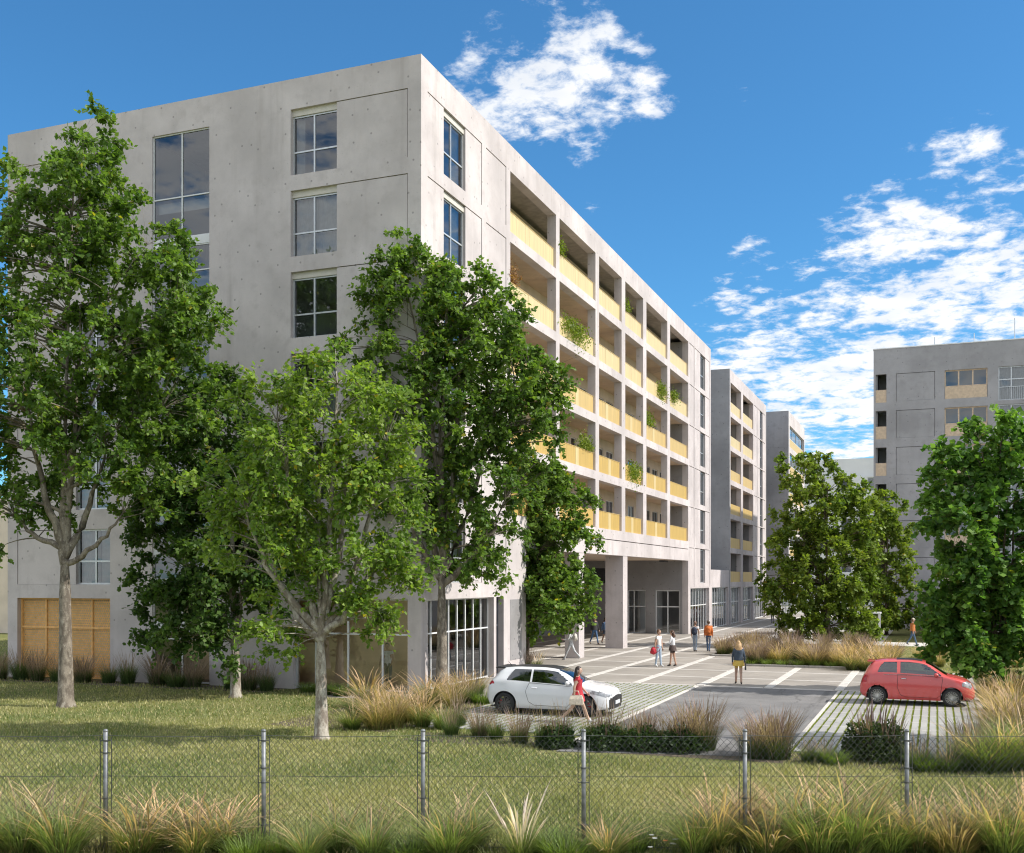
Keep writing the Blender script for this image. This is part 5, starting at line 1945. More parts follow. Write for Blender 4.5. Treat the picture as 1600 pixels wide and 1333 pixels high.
def make_car(name, label, loc, rz, S):
    """S: the side profile and features of one car, x forward, measured in metres"""
    root = empty(name, loc, rz)
    tag(root, label, 'car', 'cars parked on the paver bays')
    NX, NTt = 150, 26
    xr, xf = S['ends']
    s_ = np.linspace(0, 1, NX)
    x = xr + (xf - xr) * (s_ - .10 * np.sin(2 * PI * s_) / (2 * PI) * 1.5)
    top = hermite(*zip(*S['top']), x)
    belt = hermite(*zip(*S['belt']), x)
    bot = hermite(*zip(*S['bottom']), x)
    wid = hermite(*zip(*S['width']), x)
    wr_ = hermite(*zip(*S['roofw']), x)
    belt = np.minimum(belt, top - .035)
    mid = bot + (belt - bot) * .52
    K = [(wid * .90, bot), (wid * .985, bot + (mid - bot) * .35), (wid, mid), (wid * .985, mid + (belt - mid) * .55), (wid * .955, belt), (wid * .955 * .45 + wr_ * .55, belt + (top - belt) * .52), (wr_, top - np.minimum(.075, (top - belt) * .28)), (wr_ * .80, top - .018), (wr_ * .42, top + .004), (wr_ * 0, top + .012)]
    tk = np.array([0, .11, .25, .38, .48, .62, .76, .84, .93, 1.0])
    tt = np.concatenate([np.linspace(0, .48, 15), np.linspace(.48, .78, 11)[1:], np.linspace(.78, 1, 8)[1:]])
    NTt = len(tt)
    Yg, Zg = np.empty((NX, NTt)), np.empty((NX, NTt))
    for i in range(NX):
        Yg[i] = hermite(tk, [k[0][i] for k in K], tt)
        Zg[i] = hermite(tk, [k[1][i] for k in K], tt)
    Xg = np.repeat(x[:, None], NTt, 1)
    # wheel openings: pull nearby rows onto the arch so the edge is round
    for (wx, R) in ((S['axles'][0], S['arch']), (S['axles'][1], S['arch'])):
        dx, dz = Xg - wx, Zg - S['wheel_r']
        r = np.hypot(dx, dz)
        near = (np.abs(r - R) < .030) & (Zg < belt[:, None] - .02)
        k = np.where(near, R / np.maximum(r, 1e-6), 1)
        Xg = np.where(near, wx + dx * k, Xg)
        Zg = np.where(near, S['wheel_r'] + dz * k, Zg)
    # full section: right half then left half
    X2 = np.concatenate([Xg, Xg[:, ::-1][:, 1:]], 1)
    Y2 = np.concatenate([-Yg, Yg[:, ::-1][:, 1:]], 1)
    Z2 = np.concatenate([Zg, Zg[:, ::-1][:, 1:]], 1)
    NT2 = X2.shape[1]
    V = np.stack([X2, Y2, Z2], 2).reshape(-1, 3)
    ii, jj = np.meshgrid(np.arange(NX - 1), np.arange(NT2 - 1), indexing='ij')
    a = (ii * NT2 + jj).ravel()
    Fq = np.stack([a, a + NT2, a + NT2 + 1, a + 1], 1)
    cx_ = V[Fq].mean(1)
    fx, fy, fz = cx_[:, 0], np.abs(cx_[:, 1]), cx_[:, 2]
    jr = jj.ravel()
    tside = np.minimum(jr, NT2 - 2 - jr)
    tc = tt[np.minimum(tside, NTt - 1)]
    kind = np.zeros(len(Fq), int)
    side = (tc < .77)
    for poly in S['side_windows']:
        kind[(tc < .735) & (tc > .49) & in_poly(fx, fz, poly)] = 1
    kind[(tc >= .785) & (fx > S['screen'][0]) & (fx < S['screen'][1])] = 2
    kind[(tc >= .80) & (fx > S['rear_screen'][0]) & (fx < S['rear_screen'][1])] = 3
    kind[(kind == 0) & (tc >= .815) & (fx > S['roof'][0]) & (fx < S['roof'][1])] = 6 if S.get('dark_roof') else 0
    for poly in S['head']:
        kind[(kind == 0) & in_poly(fx, fz, poly) & (tc < .80)] = 4
    for poly in S['tail']:
        kind[(kind == 0) & in_poly(fx, fz, poly) & (tc < .80)] = 5
    for poly in S['black']:
        kind[(kind == 0) & in_poly(fx, fz, poly) & (tc < .6)] = 6
    door = (kind == 0) & in_poly(fx, fz, S['door']) & (tc < .5)
    kind[door] = 7
    for wx in S['axles']:
        kind[(np.hypot(fx - wx, fz - S['wheel_r']) < S['arch']) & (tc < .5)] = -1

    def part(nm, sel, mat, offs=0.0, smooth=True):
        fs = Fq[sel]
        if not len(fs):
            return None
        u, inv_ = np.unique(fs, return_inverse=True)
        vv = V[u].copy()
        if offs:
            ctr = np.array([0, 0, .6])
            dv = vv - ctr
            dv[:, 0] *= .3
            vv += dv / np.linalg.norm(dv, axis=1, keepdims=True) * offs
        return link(nm, np_mesh(nm, vv, inv_.reshape(-1, 4), MT[mat], None, smooth), root)
    body = part('body', kind == 0, S['paint'])
    left = cx_[:, 1] > 0
    for s2 in (left, ~left):
        part('side_window', (kind == 1) & s2, 'car_glass', -.006)
        part('headlight', (kind == 4) & s2, 'lamp_clear', .004)
        part('tail_light', (kind == 5) & s2, 'lamp_red', .004)
        dr = part('door', (kind == 7) & s2, S['paint'])
        sg = 1 if s2 is left else -1
        # seam round the door and the handle on it
        q = MB()
        pts = []
        P_ = S['door']
        for k in range(len(P_)):
            (xa_, za_), (xb_, zb_) = P_[k], P_[(k + 1) % len(P_)]
            for t in np.linspace(0, 1, 7)[:-1]:
                xx, zz = xa_ + (xb_ - xa_) * t, za_ + (zb_ - za_) * t
                i = int(np.argmin(np.abs(x - xx)))
                col_ = Zg[i][:18]
                yy = np.interp(zz, col_, Yg[i][:18])
                pts.append((xx, sg * (yy + .001), zz))
        pts.append(pts[0])
        q.tube(pts, .006, 4, False)
        q.build('door_seam', MT['black'], dr, False, True)
        hx, hz = S['handle']
        i = int(np.argmin(np.abs(x - hx)))
        yy = np.interp(hz, Zg[i][:18], Yg[i][:18])
        q = MB()
        q.tube([(hx - .09, sg * (yy - .005), hz), (hx - .07, sg * (yy + .025), hz), (hx + .07, sg * (yy + .025), hz), (hx + .09, sg * (yy - .005), hz)], .013, 6)
        q.build('handle', MT[S['handle_mat']], dr, True, True)
        # mirror
        mx, mz = S['mirror']
        i = int(np.argmin(np.abs(x - mx)))
        yy = np.interp(mz, Zg[i][:22], Yg[i][:22])
        q = MB()
        q.ellipsoid((mx + .02, sg * (yy + .10), mz + .06), (.075, .10, .07), 10, 7)
        mo = q.build('mirror', MT[S['paint']], root, True, True)
        q = MB()
        q.tube([(mx, sg * (yy - .02), mz - .01), (mx + .01, sg * (yy + .06), mz + .03)], .018, 6)
        q.build('mirror_stalk', MT['black'], mo, True, True)
    part('windscreen', kind == 2, 'car_glass', -.004)
    part('rear_window', kind == 3, 'car_glass', -.004)
    part('roof' if S.get('dark_roof') else 'trim', (kind == 6) & (tc > .7), 'black')
    part('bumper_trim', (kind == 6) & (tc <= .7), 'black', .004)
    # end caps and floor
    for idx, nm in ((0, 'rear_bumper'), (NX - 1, 'front_bumper')):
        q = MB()
        ring = [tuple(V[idx * NT2 + j]) for j in range(NT2)]
        cz = sum(p[2] for p in ring) / len(ring)
        dx = -.03 if idx == 0 else .03
        ctr = (ring[0][0] + dx, 0, cz)
        for j in range(NT2 - 1):
            q.face(ring[j], ring[j + 1], ctr)
        q.face(ring[-1], ring[0], ctr)
        q.build(nm, MT[S['paint']] if idx == 0 else MT[S.get('nose', S['paint'])], root, True, True)
    q = MB()
    q.box(xr + .15, -wid.max() * .86, S['floor'], xf - .15, wid.max() * .86, S['floor'] + .03)
    q.build('underbody', MT['black'], root, False, True)
    q = MB()
    for wx in S['axles']:
        for sg in (-1, 1):
            R = S['arch'] - .006
            n = 14
            for k in range(n):
                a0, a1 = PI * k / n, PI * (k + 1) / n
                y0_, y1_ = sg * .45, sg * (wid.max() * .97)
                q.face((wx + R * math.cos(a0), y0_, S['wheel_r'] + R * math.sin(a0)), (wx + R * math.cos(a1), y0_, S['wheel_r'] + R * math.sin(a1)), (wx + R * math.cos(a1), y1_, S['wheel_r'] + R * math.sin(a1)), (wx + R * math.cos(a0), y1_, S['wheel_r'] + R * math.sin(a0)))
    q.build('wheel_arch', MT['black'], root, True, True)
    # cabin
    q = MB()
    for sg in (-1, 1):
        sx = S['seats'][0]
        q.cbox(sx - .25, sg * .36 - .24, .34, sx + .25, sg * .36 + .24, .56, .05)
        q.cbox(sx - .36, sg * .36 - .22, .5, sx - .20, sg * .36 + .22, 1.06, .06)
        q.cbox(sx - .36, sg * .36 - .12, 1.08, sx - .26, sg * .36 + .12, 1.24, .04)
    q.cbox(S['seats'][1] - .28, -.55, .42, S['seats'][1] + .2, .55, .56, .05)
    q.cbox(S['seats'][1] - .40, -.55, .5, S['seats'][1] - .26, .55, 1.02, .05)
    q.build('seats', MT['seat'], root, True, True)
    q = MB()
    q.cbox(S['screen'][0] + .10, -wid.max() * .86, .45, S['screen'][1] - .02, wid.max() * .86, S['dash'], .05)
    q.box(xr + .3, -wid.max() * .84, S['floor'] + .03, S['screen'][0] + .1, wid.max() * .84, .40)
    q.build('dashboard', MT['cabin'], root, True, True)
    q = MB()
    for k in range(17):
        pass
    q.lathe([(.17, -.012), (.185, 0), (.17, .012), (.158, 0), (.17, -.012)], 16, 'x', (S['seats'][0] + .42, .36, S['dash'] - .02))
    q.build('steering_wheel', MT['cabin'], root, True, True)
    # wheels
    for wx in S['axles']:
        for sg in (-1, 1):
            w_ = empty('wheel', (wx, sg * (wid.max() - .115), S['wheel_r']), 0 if sg < 0 else PI, root)
            R = S['wheel_r']
            q = MB()
            q.lathe([(R * .70, .10), (R * .74, .105), (R * .93, .10), (R * .985, .085), (R, .05), (R, -.05), (R * .985, -.085), (R * .93, -.10), (R * .74, -.105), (R * .70, -.10)], 32, 'y')
            q.build('tyre', MT['rubber'], w_, True, True)
            q = MB()
            q.lathe([(R * .705, .10), (R * .705, -.085), (R * .73, -.098), (R * .69, -.10), (R * .66, -.085), (R * .66, .09)], 32, 'y')
            q.lathe([(.0, -.075), (.03, -.078), (.045, -.07), (.05, -.05), (.05, .0)], 14, 'y')
            ns = S['spokes']
            for k in range(ns):
                an = 2 * PI * (k + .5) / ns
                for off in ((-.11, .11) if ns <= 10 else (0,)):
                    a1, a2 = an + off * .5, an + off
                    r0, r1, wdt = .035, R * .68, S['spoke_w']
                    p0 = (r0 * math.cos(a1), r0 * math.sin(a1))
                    p1 = (r1 * math.cos(a2), r1 * math.sin(a2))
                    tx, tz = -math.sin(an) * wdt, math.cos(an) * wdt
                    for (ya_, yb2) in ((-.078, -.05),):
                        pts = [(p0[0] - tx, ya_, p0[1] - tz), (p1[0] - tx, ya_ - .008, p1[1] - tz), (p1[0] + tx, ya_ - .008, p1[1] + tz), (p0[0] + tx, ya_, p0[1] + tz)]
                        bk = [(p[0], yb2, p[2]) for p in pts]
                        q.face(*pts)
                        for m_i in range(4):
                            q.face(pts[m_i], pts[(m_i + 1) % 4], bk[(m_i + 1) % 4], bk[m_i])
            q.build('rim', MT[S['rim']], w_, False, True)
            q = MB()
            q.lathe([(.02, -.015), (R * .52, -.02), (R * .52, .0), (.02, .0)], 24, 'y')
            q.build('brake_disc', MT['rim_dark'], w_, False, True)
            if S.get('caliper'):
                q = MB()
                an0 = PI * .85 if wx < 0 else PI * .08
                for k in range(5):
                    a0, a1 = an0 - .42 + .17 * k, an0 - .42 + .17 * (k + 1)
                    f = 1 if sg < 0 else -1
                    for (ra, rb_) in ((R * .33, R * .57),):
                        q.face((f * ra * math.cos(a0), -.045, ra * math.sin(a0)), (f * ra * math.cos(a1), -.045, ra * math.sin(a1)), (f * rb_ * math.cos(a1), -.045, rb_ * math.sin(a1)), (f * rb_ * math.cos(a0), -.045, rb_ * math.sin(a0)))
                        q.face((f * rb_ * math.cos(a0), -.045, rb_ * math.sin(a0)), (f * rb_ * math.cos(a1), -.045, rb_ * math.sin(a1)), (f * rb_ * math.cos(a1), .02, rb_ * math.sin(a1)), (f * rb_ * math.cos(a0), .02, rb_ * math.sin(a0)))
                q.build('caliper', MT['caliper'], w_, False, True)
    return root


WHITE = dict(ends=(-1.93, 2.07), axles=(-1.28, 1.28), wheel_r=.325, arch=.385, floor=.20, dash=.86,
             top=((-1.93, .80), (-1.86, .98), (-1.74, 1.12), (-1.50, 1.36), (-1.36, 1.415), (-.8, 1.455), (-.2, 1.455), (.25, 1.42), (.55, 1.33), (1.10, 1.02), (1.22, .975), (1.6, .90), (1.9, .80), (2.02, .70), (2.07, .62)),
             belt=((-1.93, .74), (-1.7, .96), (-1.2, .985), (-.3, .94), (.6, .90), (1.2, .88), (1.7, .80), (2.0, .66), (2.07, .58)),
             bottom=((-1.93, .42), (-1.8, .28), (-1.6, .22), (-.9, .19), (.8, .19), (1.6, .21), (1.95, .20), (2.07, .30)),
             width=((-1.93, .66), (-1.82, .80), (-1.5, .885), (-1.2, .905), (-.6, .875), (.5, .875), (1.2, .905), (1.6, .885), (1.9, .78), (2.07, .60)),
             roofw=((-1.93, .52), (-1.7, .56), (-1.4, .57), (-.5, .60), (.4, .585), (1.1, .66), (1.3, .70), (1.8, .66), (2.07, .50)),
             side_windows=[[(-1.30, .9), (-.47, .85), (-.47, 1.5), (-.9, 1.5), (-1.12, 1.24)], [(-.41, .85), (.98, .85), (.90, .95), (.36, 1.32), (.20, 1.5), (-.41, 1.5)]],
             screen=(.40, 1.12), screen_w=(.56, .66), rear_screen=(-1.80, -1.50), rear_w=.47, roof=(-1.50, .40), dark_roof=True,
             head=[[(1.42, .72), (1.98, .60), (2.06, .66), (1.86, .76), (1.55, .80)]], tail=[[(-1.95, .84), (-1.62, .93), (-1.66, 1.0), (-1.95, 1.0)]],
             black=[[(1.98, .22), (2.10, .22), (2.10, .58), (2.02, .58)], [(-1.95, .2), (-1.86, .2), (-1.86, .40), (-1.95, .40)]],
             door=[(-.48, .98), (-.60, .72), (-.50, .40), (-.32, .30), (.72, .28), (.90, .45), (.96, .70), (.95, .90)], handle=(-.33, .83), handle_mat='paint_white', mirror=(.74, .95),
             seats=(-.05, -.85), spokes=10, spoke_w=.011, rim='rim_dark', caliper=True, paint='paint_white', nose='black')
RED = dict(ends=(-1.70, 1.85), axles=(-1.15, 1.15), wheel_r=.295, arch=.345, floor=.19, dash=.90,
           top=((-1.70, .66), (-1.66, .80), (-1.58, 1.0), (-1.40, 1.30), (-1.25, 1.42), (-.8, 1.485), (-.2, 1.495), (.2, 1.46), (.45, 1.38), (.95, 1.06), (1.05, 1.01), (1.4, .93), (1.65, .82), (1.80, .66), (1.85, .52)),
           belt=((-1.70, .60), (-1.55, .92), (-1.0, 1.02), (0, .985), (.9, .95), (1.3, .86), (1.65, .74), (1.80, .60), (1.85, .48)),
           bottom=((-1.70, .36), (-1.6, .26), (-1.4, .21), (-.7, .18), (.7, .18), (1.45, .20), (1.75, .22), (1.85, .30)),
           width=((-1.70, .58), (-1.6, .70), (-1.3, .80), (-.9, .815), (0, .80), (.8, .81), (1.2, .815), (1.55, .74), (1.75, .60), (1.85, .46)),
           roofw=((-1.70, .46), (-1.4, .50), (-.6, .545), (.2, .54), (.9, .60), (1.05, .62), (1.4, .60), (1.7, .48), (1.85, .34)),
           side_windows=[[(-1.20, .9), (-.52, .9), (-.52, 1.5), (-.82, 1.5), (-1.05, 1.28)], [(-.42, .9), (.90, .9), (.82, 1.03), (.36, 1.34), (.10, 1.5), (-.42, 1.5)]],
           screen=(.36, 1.0), screen_w=(.53, .60), rear_screen=(-1.55, -1.30), rear_w=.42, roof=(-.55, .25), dark_roof=True,
           head=[[(1.45, .68), (1.72, .60), (1.80, .70), (1.62, .84), (1.48, .80)]], tail=[[(-1.70, .72), (-1.48, .74), (-1.46, .95), (-1.62, .97)]],
           black=[], door=[(-.50, 1.02), (-.52, .60), (-.42, .34), (-.25, .28), (.70, .27), (.80, .36), (.84, .60), (.88, .96)], handle=(-.32, .88), handle_mat='chrome', mirror=(.66, .97),
           seats=(-.05, -.78), spokes=18, spoke_w=.008, rim='rim_bright', paint='paint_red')
wc = make_car('hatchback_car', 'white hatchback with black roof and red brake calipers on the left parking bay', (-11.16, 31.95, .042), rad(1.5), WHITE)
rc = make_car('small_car', 'small rounded red car parked under the tree on the right parking bay', (-.67, 38.72, .042), 0.0, RED)


def car_box(parent, nm, box, mat, b=.01):
    q = MB()
    q.cbox(*box, b)
    return q.build(nm, MT[mat], parent, False, True)


car_box(wc, 'spoiler', (-1.70, -.52, 1.375, -1.38, .52, 1.425), 'black', .02)
car_box(wc, 'number_plate', (2.085, -.26, .36, 2.10, .26, .47), 'plate', .004)
car_box(wc, 'grille', (2.03, -.48, .24, 2.085, .48, .56), 'black', .02)
for sg in (-1, 1):
    car_box(wc, 'bumper_vent', (1.80, sg * .71 - .04, .26, 1.93, sg * .71 + .04, .48), 'black', .02)
q = MB()
q.tube([(-1.35, 0, 1.43), (-1.47, 0, 1.56)], [.012, .004], 5)
q.build('aerial', MT['black'], wc, False, True)
car_box(rc, 'front_bar', (1.83, -.30, .36, 1.87, .30, .42), 'chrome', .006)
car_box(rc, 'number_plate', (1.865, -.26, .27, 1.88, .26, .36), 'plate', .004)
for sg in (-1, 1):
    q = MB()
    q.lathe([(.0, .03), (.06, .03), (.085, .012), (.09, -.02)], 16, 'x', (1.70, sg * .52, .70))
    q.build('lamp_glass', MT['lamp_clear'], rc, True, True)
    car_box(rc, 'sill_chrome', (-.95, sg * .798 - .006, 1.002 - .012, .80, sg * .798 + .006, 1.002), 'chrome', .002)
q = MB()
q.tube([(-1.2, 0, 1.44), (-1.33, 0, 1.58)], [.012, .004], 5)
q.build('aerial', MT['black'], rc, False, True)
car_box(rc, 'spoiler', (-1.48, -.46, 1.385, -1.22, .46, 1.42), 'paint_red', .012)

# ------------------------------------------------------------------ people
SKIN = [(.50, .31, .22), (.42, .25, .17), (.55, .36, .27)]
mat_cache = {}


def cmat(kind, col, rough=.8):
    k = (kind, tuple(col))
    if k not in mat_cache:
        mat_cache[k] = plain(kind, col, rough, .16, 14.0, bump=.25 if rough > .6 else 0, bscale=60)
    return mat_cache[k]


def person(label, loc, rz, height, top, legs, hair, hair_col, shoes, sleeve=1, pants=1, stride=0.0, arms=(0.15, -.15), elbows=(.3, .3), skirt=None, jacket_len=None, lean=0.0, skin=0, cap=None, spread=0.0, dress=None, group='people on the plaza', hair_len=.25):
    """x forward, y to the person's left; arms and stride are swing angles in radians"""
    root = empty('person', loc, rz)
    tag(root, label, 'person', group)
    s = height / 1.72
    J, E, R = [], [], []

    def j(p, r):
        J.append(Vector(p) * s)
        R.append(r * s)
        return len(J) - 1

    def e(a, b, t):
        E.append((a, b, t))
    pel = j((0, 0, .95), .125)
    wst = j((lean * .05, 0, 1.10), .110)
    che = j((lean * .14, 0, 1.30), .128)
    nec = j((lean * .20 + .0, 0, 1.47), .056)
    hd0 = j((lean * .23 + .015, 0, 1.54), .058)
    e(pel, wst, 'torso')
    e(wst, che, 'torso')
    e(che, nec, 'torso')
    e(nec, hd0, 'skin')
    hands = []
    for sd, sw, el in ((1, arms[0], elbows[0]), (-1, arms[1], elbows[1])):
        sh = j((lean * .17, sd * .165, 1.415), .062)
        out = .05 + spread
        elb_v = Vector((math.sin(sw) * .28, sd * out, -math.cos(sw) * .28))
        pe = Vector((lean * .17, sd * .185, 1.40)) + elb_v
        eb = j(pe, .044)
        a2 = sw + el
        wr_v = Vector((math.sin(a2) * .25, -sd * .02 * el, -math.cos(a2) * .25))
        pw = pe + wr_v
        wr_ = j(pw, .032)
        e(che, sh, 'torso')
        e(sh, eb, 'uparm')
        e(eb, wr_, 'forearm')
        hv = wr_v.normalized()
        pm = j(pw + hv * .07, .034)
        e(wr_, pm, 'skin')
        hands.append((pw + hv * .085, hv, sd))
    for sd, ph in ((1, stride), (-1, -stride)):
        hp = j((0, sd * .085, .90), .092)
        kn = Vector((math.sin(ph) * .44, sd * .085, .90 - math.cos(ph) * .44))
        k_ = j(kn, .060)
        bend = ph - abs(ph) * (.9 if ph < 0 else .15)
        an = kn + Vector((math.sin(bend) * .40, 0, -math.cos(bend) * .40))
        a_ = j(an, .042)
        tip = j(an + Vector((.15 * math.cos(bend * .8), sd * .02, -.045 + .12 * min(0, bend * .5))), .034)
        he = j(an + Vector((-.03, 0, -.04)), .036)
        e(pel, hp, 'thigh')
        e(hp, k_, 'thigh')
        e(k_, a_, 'shin')
        e(a_, tip, 'foot')
        e(a_, he, 'foot')
    me = bpy.data.meshes.new('body')
    me.from_pydata([tuple(p) for p in J], [(a, b) for a, b, t in E], [])
    tmp = bpy.data.objects.new('tmp_body', me)
    COL.objects.link(tmp)
    md = tmp.modifiers.new('Skin', 'SKIN')
    md.use_smooth_shade = True
    tmp.modifiers.new('Sub', 'SUBSURF').levels = 1
    for i, v in enumerate(me.skin_vertices[0].data):
        r = R[i]
        v.radius = (r, r * (1.18 if i in (pel, wst, che) else 1.0))
        v.use_root = (i == 0)
    for i in (pel, wst, che):
        r = R[i]
        me.skin_vertices[0].data[i].radius = (r * 1.28, r * .92)
    dg = bpy.context.evaluated_depsgraph_get()
    ev = tmp.evaluated_get(dg)
    bm_ = bpy.data.meshes.new_from_object(ev)
    bpy.data.objects.remove(tmp)
    vs = [tuple(v.co) for v in bm_.vertices]
    fs = [tuple(p.vertices) for p in bm_.polygons]
    zmin = min(v[2] for v in vs)
    mats = [cmat('skin', SKIN[skin], .55), cmat('cloth_top', top), cmat('cloth_legs', legs), cmat('shoes', shoes, .5), cmat('face_feature', (.05, .03, .03), .5)]
    segs = [(J[a], J[b], t) for a, b, t in E]
    q = MB()
    q.v = [(v[0], v[1], v[2] - zmin) for v in vs]
    q.f = fs
    for f in fs:
        c = Vector((0, 0, 0))
        for i in f:
            c += Vector(vs[i])
        c /= len(f)
        best, bt = 1e9, 'torso'
        for (a, b, t) in segs:
            ab = b - a
            u = max(0, min(1, (c - a).dot(ab) / ab.length_squared))
            dd = (c - a - ab * u).length
            if dd < best:
                best, bt = dd, t
                bu = u
        m = {'torso': 1, 'skin': 0, 'thigh': 2, 'shin': 2, 'foot': 3, 'uparm': 1, 'forearm': 1}[bt]
        if bt == 'forearm' and sleeve < 1:
            m = 0
        if bt == 'uparm' and sleeve < .5 and bu > .35:
            m = 0
        if bt == 'uparm' and sleeve <= 0:
            m = 0
        if bt == 'thigh' and pants <= .5 and bu > (.55 if pants > 0 else .1):
            m = 0
        if bt == 'shin' and pants < 1:
            m = 0
        if bt == 'torso' and c.z < .99 * s and dress is None:
            m = 2
        if bt == 'torso' and c.z > 1.445 * s:
            m = 0
        q.mi.append(m)
    hc = Vector(((lean * .26 + .025) * s, 0, 1.625 * s - zmin))
    # head with brow, nose, chin
    q.cur = 0

    def face_fn(d):
        k = 1.0
        if d.x > .75 and abs(d.y) < .16 and -.35 < d.z < .12:
            k += .16
        if d.x > .3 and d.z < -.6:
            k += .06
        if d.x > .7 and abs(abs(d.y) - .35) < .16 and 0 < d.z < .22:
            k -= .05
        return k
    q.ellipsoid(hc, (.098 * s, .078 * s, .118 * s), 16, 12, face_fn)
    for sd in (-1, 1):
        q.ellipsoid(hc + Vector((0, sd * .079 * s, -.01 * s)), (.02 * s, .012 * s, .032 * s), 6, 5)
    q.cur = 4
    for sd in (-1, 1):
        q.ellipsoid(hc + Vector((.088 * s, sd * .031 * s, .012 * s)), (.008 * s, .013 * s, .008 * s), 6, 4)
    q.ellipsoid(hc + Vector((.089 * s, 0, -.055 * s)), (.008 * s, .024 * s, .005 * s), 6, 4)
    q.cur = 0
    # fingers
    for (hp, hv, sd) in hands:
        hp = hp * s - Vector((0, 0, zmin))
        fwd = Vector((1, 0, 0)) - hv * hv.x
        fwd.normalize()
        inn = Vector((0, -sd, 0))
        for k, (o, ln) in enumerate(((.027, .062), (.009, .070), (-.009, .066), (-.026, .052))):
            a = hp + fwd * o * s
            b = a + hv * ln * .55 * s + inn * .008 * s
            c = b + (hv * .8 + inn * .6).normalized() * ln * .45 * s
            q.tube([a - hv * .02 * s, b, c], [.0095 * s, .0085 * s, .006 * s], 5)
        a = hp + fwd * .028 * s - hv * .045 * s
        q.tube([a, a + (fwd * .7 + hv * .6) * .035 * s, a + (fwd * .5 + hv * 1.0) * .06 * s], [.011 * s, .0095 * s, .007 * s], 5)
    q.build('body', mats, root, True, True)
    # hair
    h = MB()
    hm = cmat('hair', hair_col, .5)

    def hair_fn(d):
        return 1.0 if (d.x < .25 or d.z > .55) else .80
    if cap:
        h2 = MB()
        h2.ellipsoid(hc + Vector((-.004, 0, .035 * s)), (.108 * s, .090 * s, .098 * s), 14, 8, lambda d: 1 if d.z > -.15 else .85)
        h2.box(hc.x + .07 * s, -.05 * s, hc.z + .03 * s, hc.x + .15 * s, .05 * s, hc.z + .042 * s)
        h2.build('cap', cmat('cap_cloth', cap), root, True, True)
    h.ellipsoid(hc + Vector((-.012 * s, 0, .018 * s)), (.106 * s, .090 * s, .116 * s), 14, 10, hair_fn)
    if hair == 'long':
        n = 9
        for k in range(n):
            a = PI * .62 + (k / (n - 1)) * PI * .76
            bx, by = hc.x + .085 * s * math.cos(a), .080 * s * math.sin(a)
            zb = hc.z - (.10 + hair_len) * s
            h.tube([(bx, by, hc.z + .03 * s), (bx - .02 * s, by * 1.15, hc.z - .10 * s), (bx - .055 * s, by * 1.35, (hc.z + zb) / 2 - .05 * s), (bx - .05 * s, by * 1.1, zb)], [.032 * s, .036 * s, .036 * s, .010 * s], 6)
    elif hair == 'bun':
        h.ellipsoid(hc + Vector((-.09 * s, 0, .07 * s)), (.05 * s, .05 * s, .05 * s), 8, 6)
    h.build('hair', hm, root, True, True)

    def loft(nm, prof, col, flare_phase=0.0, lean_=0.0):
        l = MB()
        n = 20
        for (z, rx, ry, ox) in prof:
            for k in range(n):
                a = 2 * PI * k / n
                wv = 1 + .05 * math.sin(a * 6 + flare_phase) * (1 if z < .9 else .2)
                l.v.append(((ox + rx * wv * math.cos(a)) * s, ry * wv * math.sin(a) * s, z * s - zmin))
        for r in range(len(prof) - 1):
            for k in range(n):
                l.f.append((r * n + k, r * n + (k + 1) % n, (r + 1) * n + (k + 1) % n, (r + 1) * n + k))
                l.mi.append(0)
        return l.build(nm, cmat('cloth_' + nm, col), root, True, True)
    if skirt:
        z1, col, fl = skirt
        loft('skirt', [(1.03, .135, .165, 0), (.95, .155, .19, 0), (.86, .165 + fl * .3, .20 + fl * .3, 0), (z1, .165 + fl, .20 + fl, 0)], col)
    if dress:
        z1, fl = dress
        loft('dress', [(1.36, .138, .185, lean * .14), (1.22, .130, .165, lean * .10), (1.10, .125, .150, lean * .05), (.96, .155, .185, 0), (z1 + .12, .175 + fl * .6, .205 + fl * .6, 0), (z1, .185 + fl, .21 + fl, 0)], top)
    if jacket_len:
        loft('jacket', [(1.43, .105, .150, lean * .18), (1.36, .150, .205, lean * .15), (1.25, .155, .205, lean * .12), (1.10, .150, .190, lean * .06), (jacket_len, .165, .20, 0)], top)
    return root, s


def face_to(a):
    return a


def at_px(px, py, z=.032):
    d = (CAM_H - z) * 1690 / (py - 905)
    p = cw((px - 800) / 1690 * d, d)
    return (p[0], p[1], z)


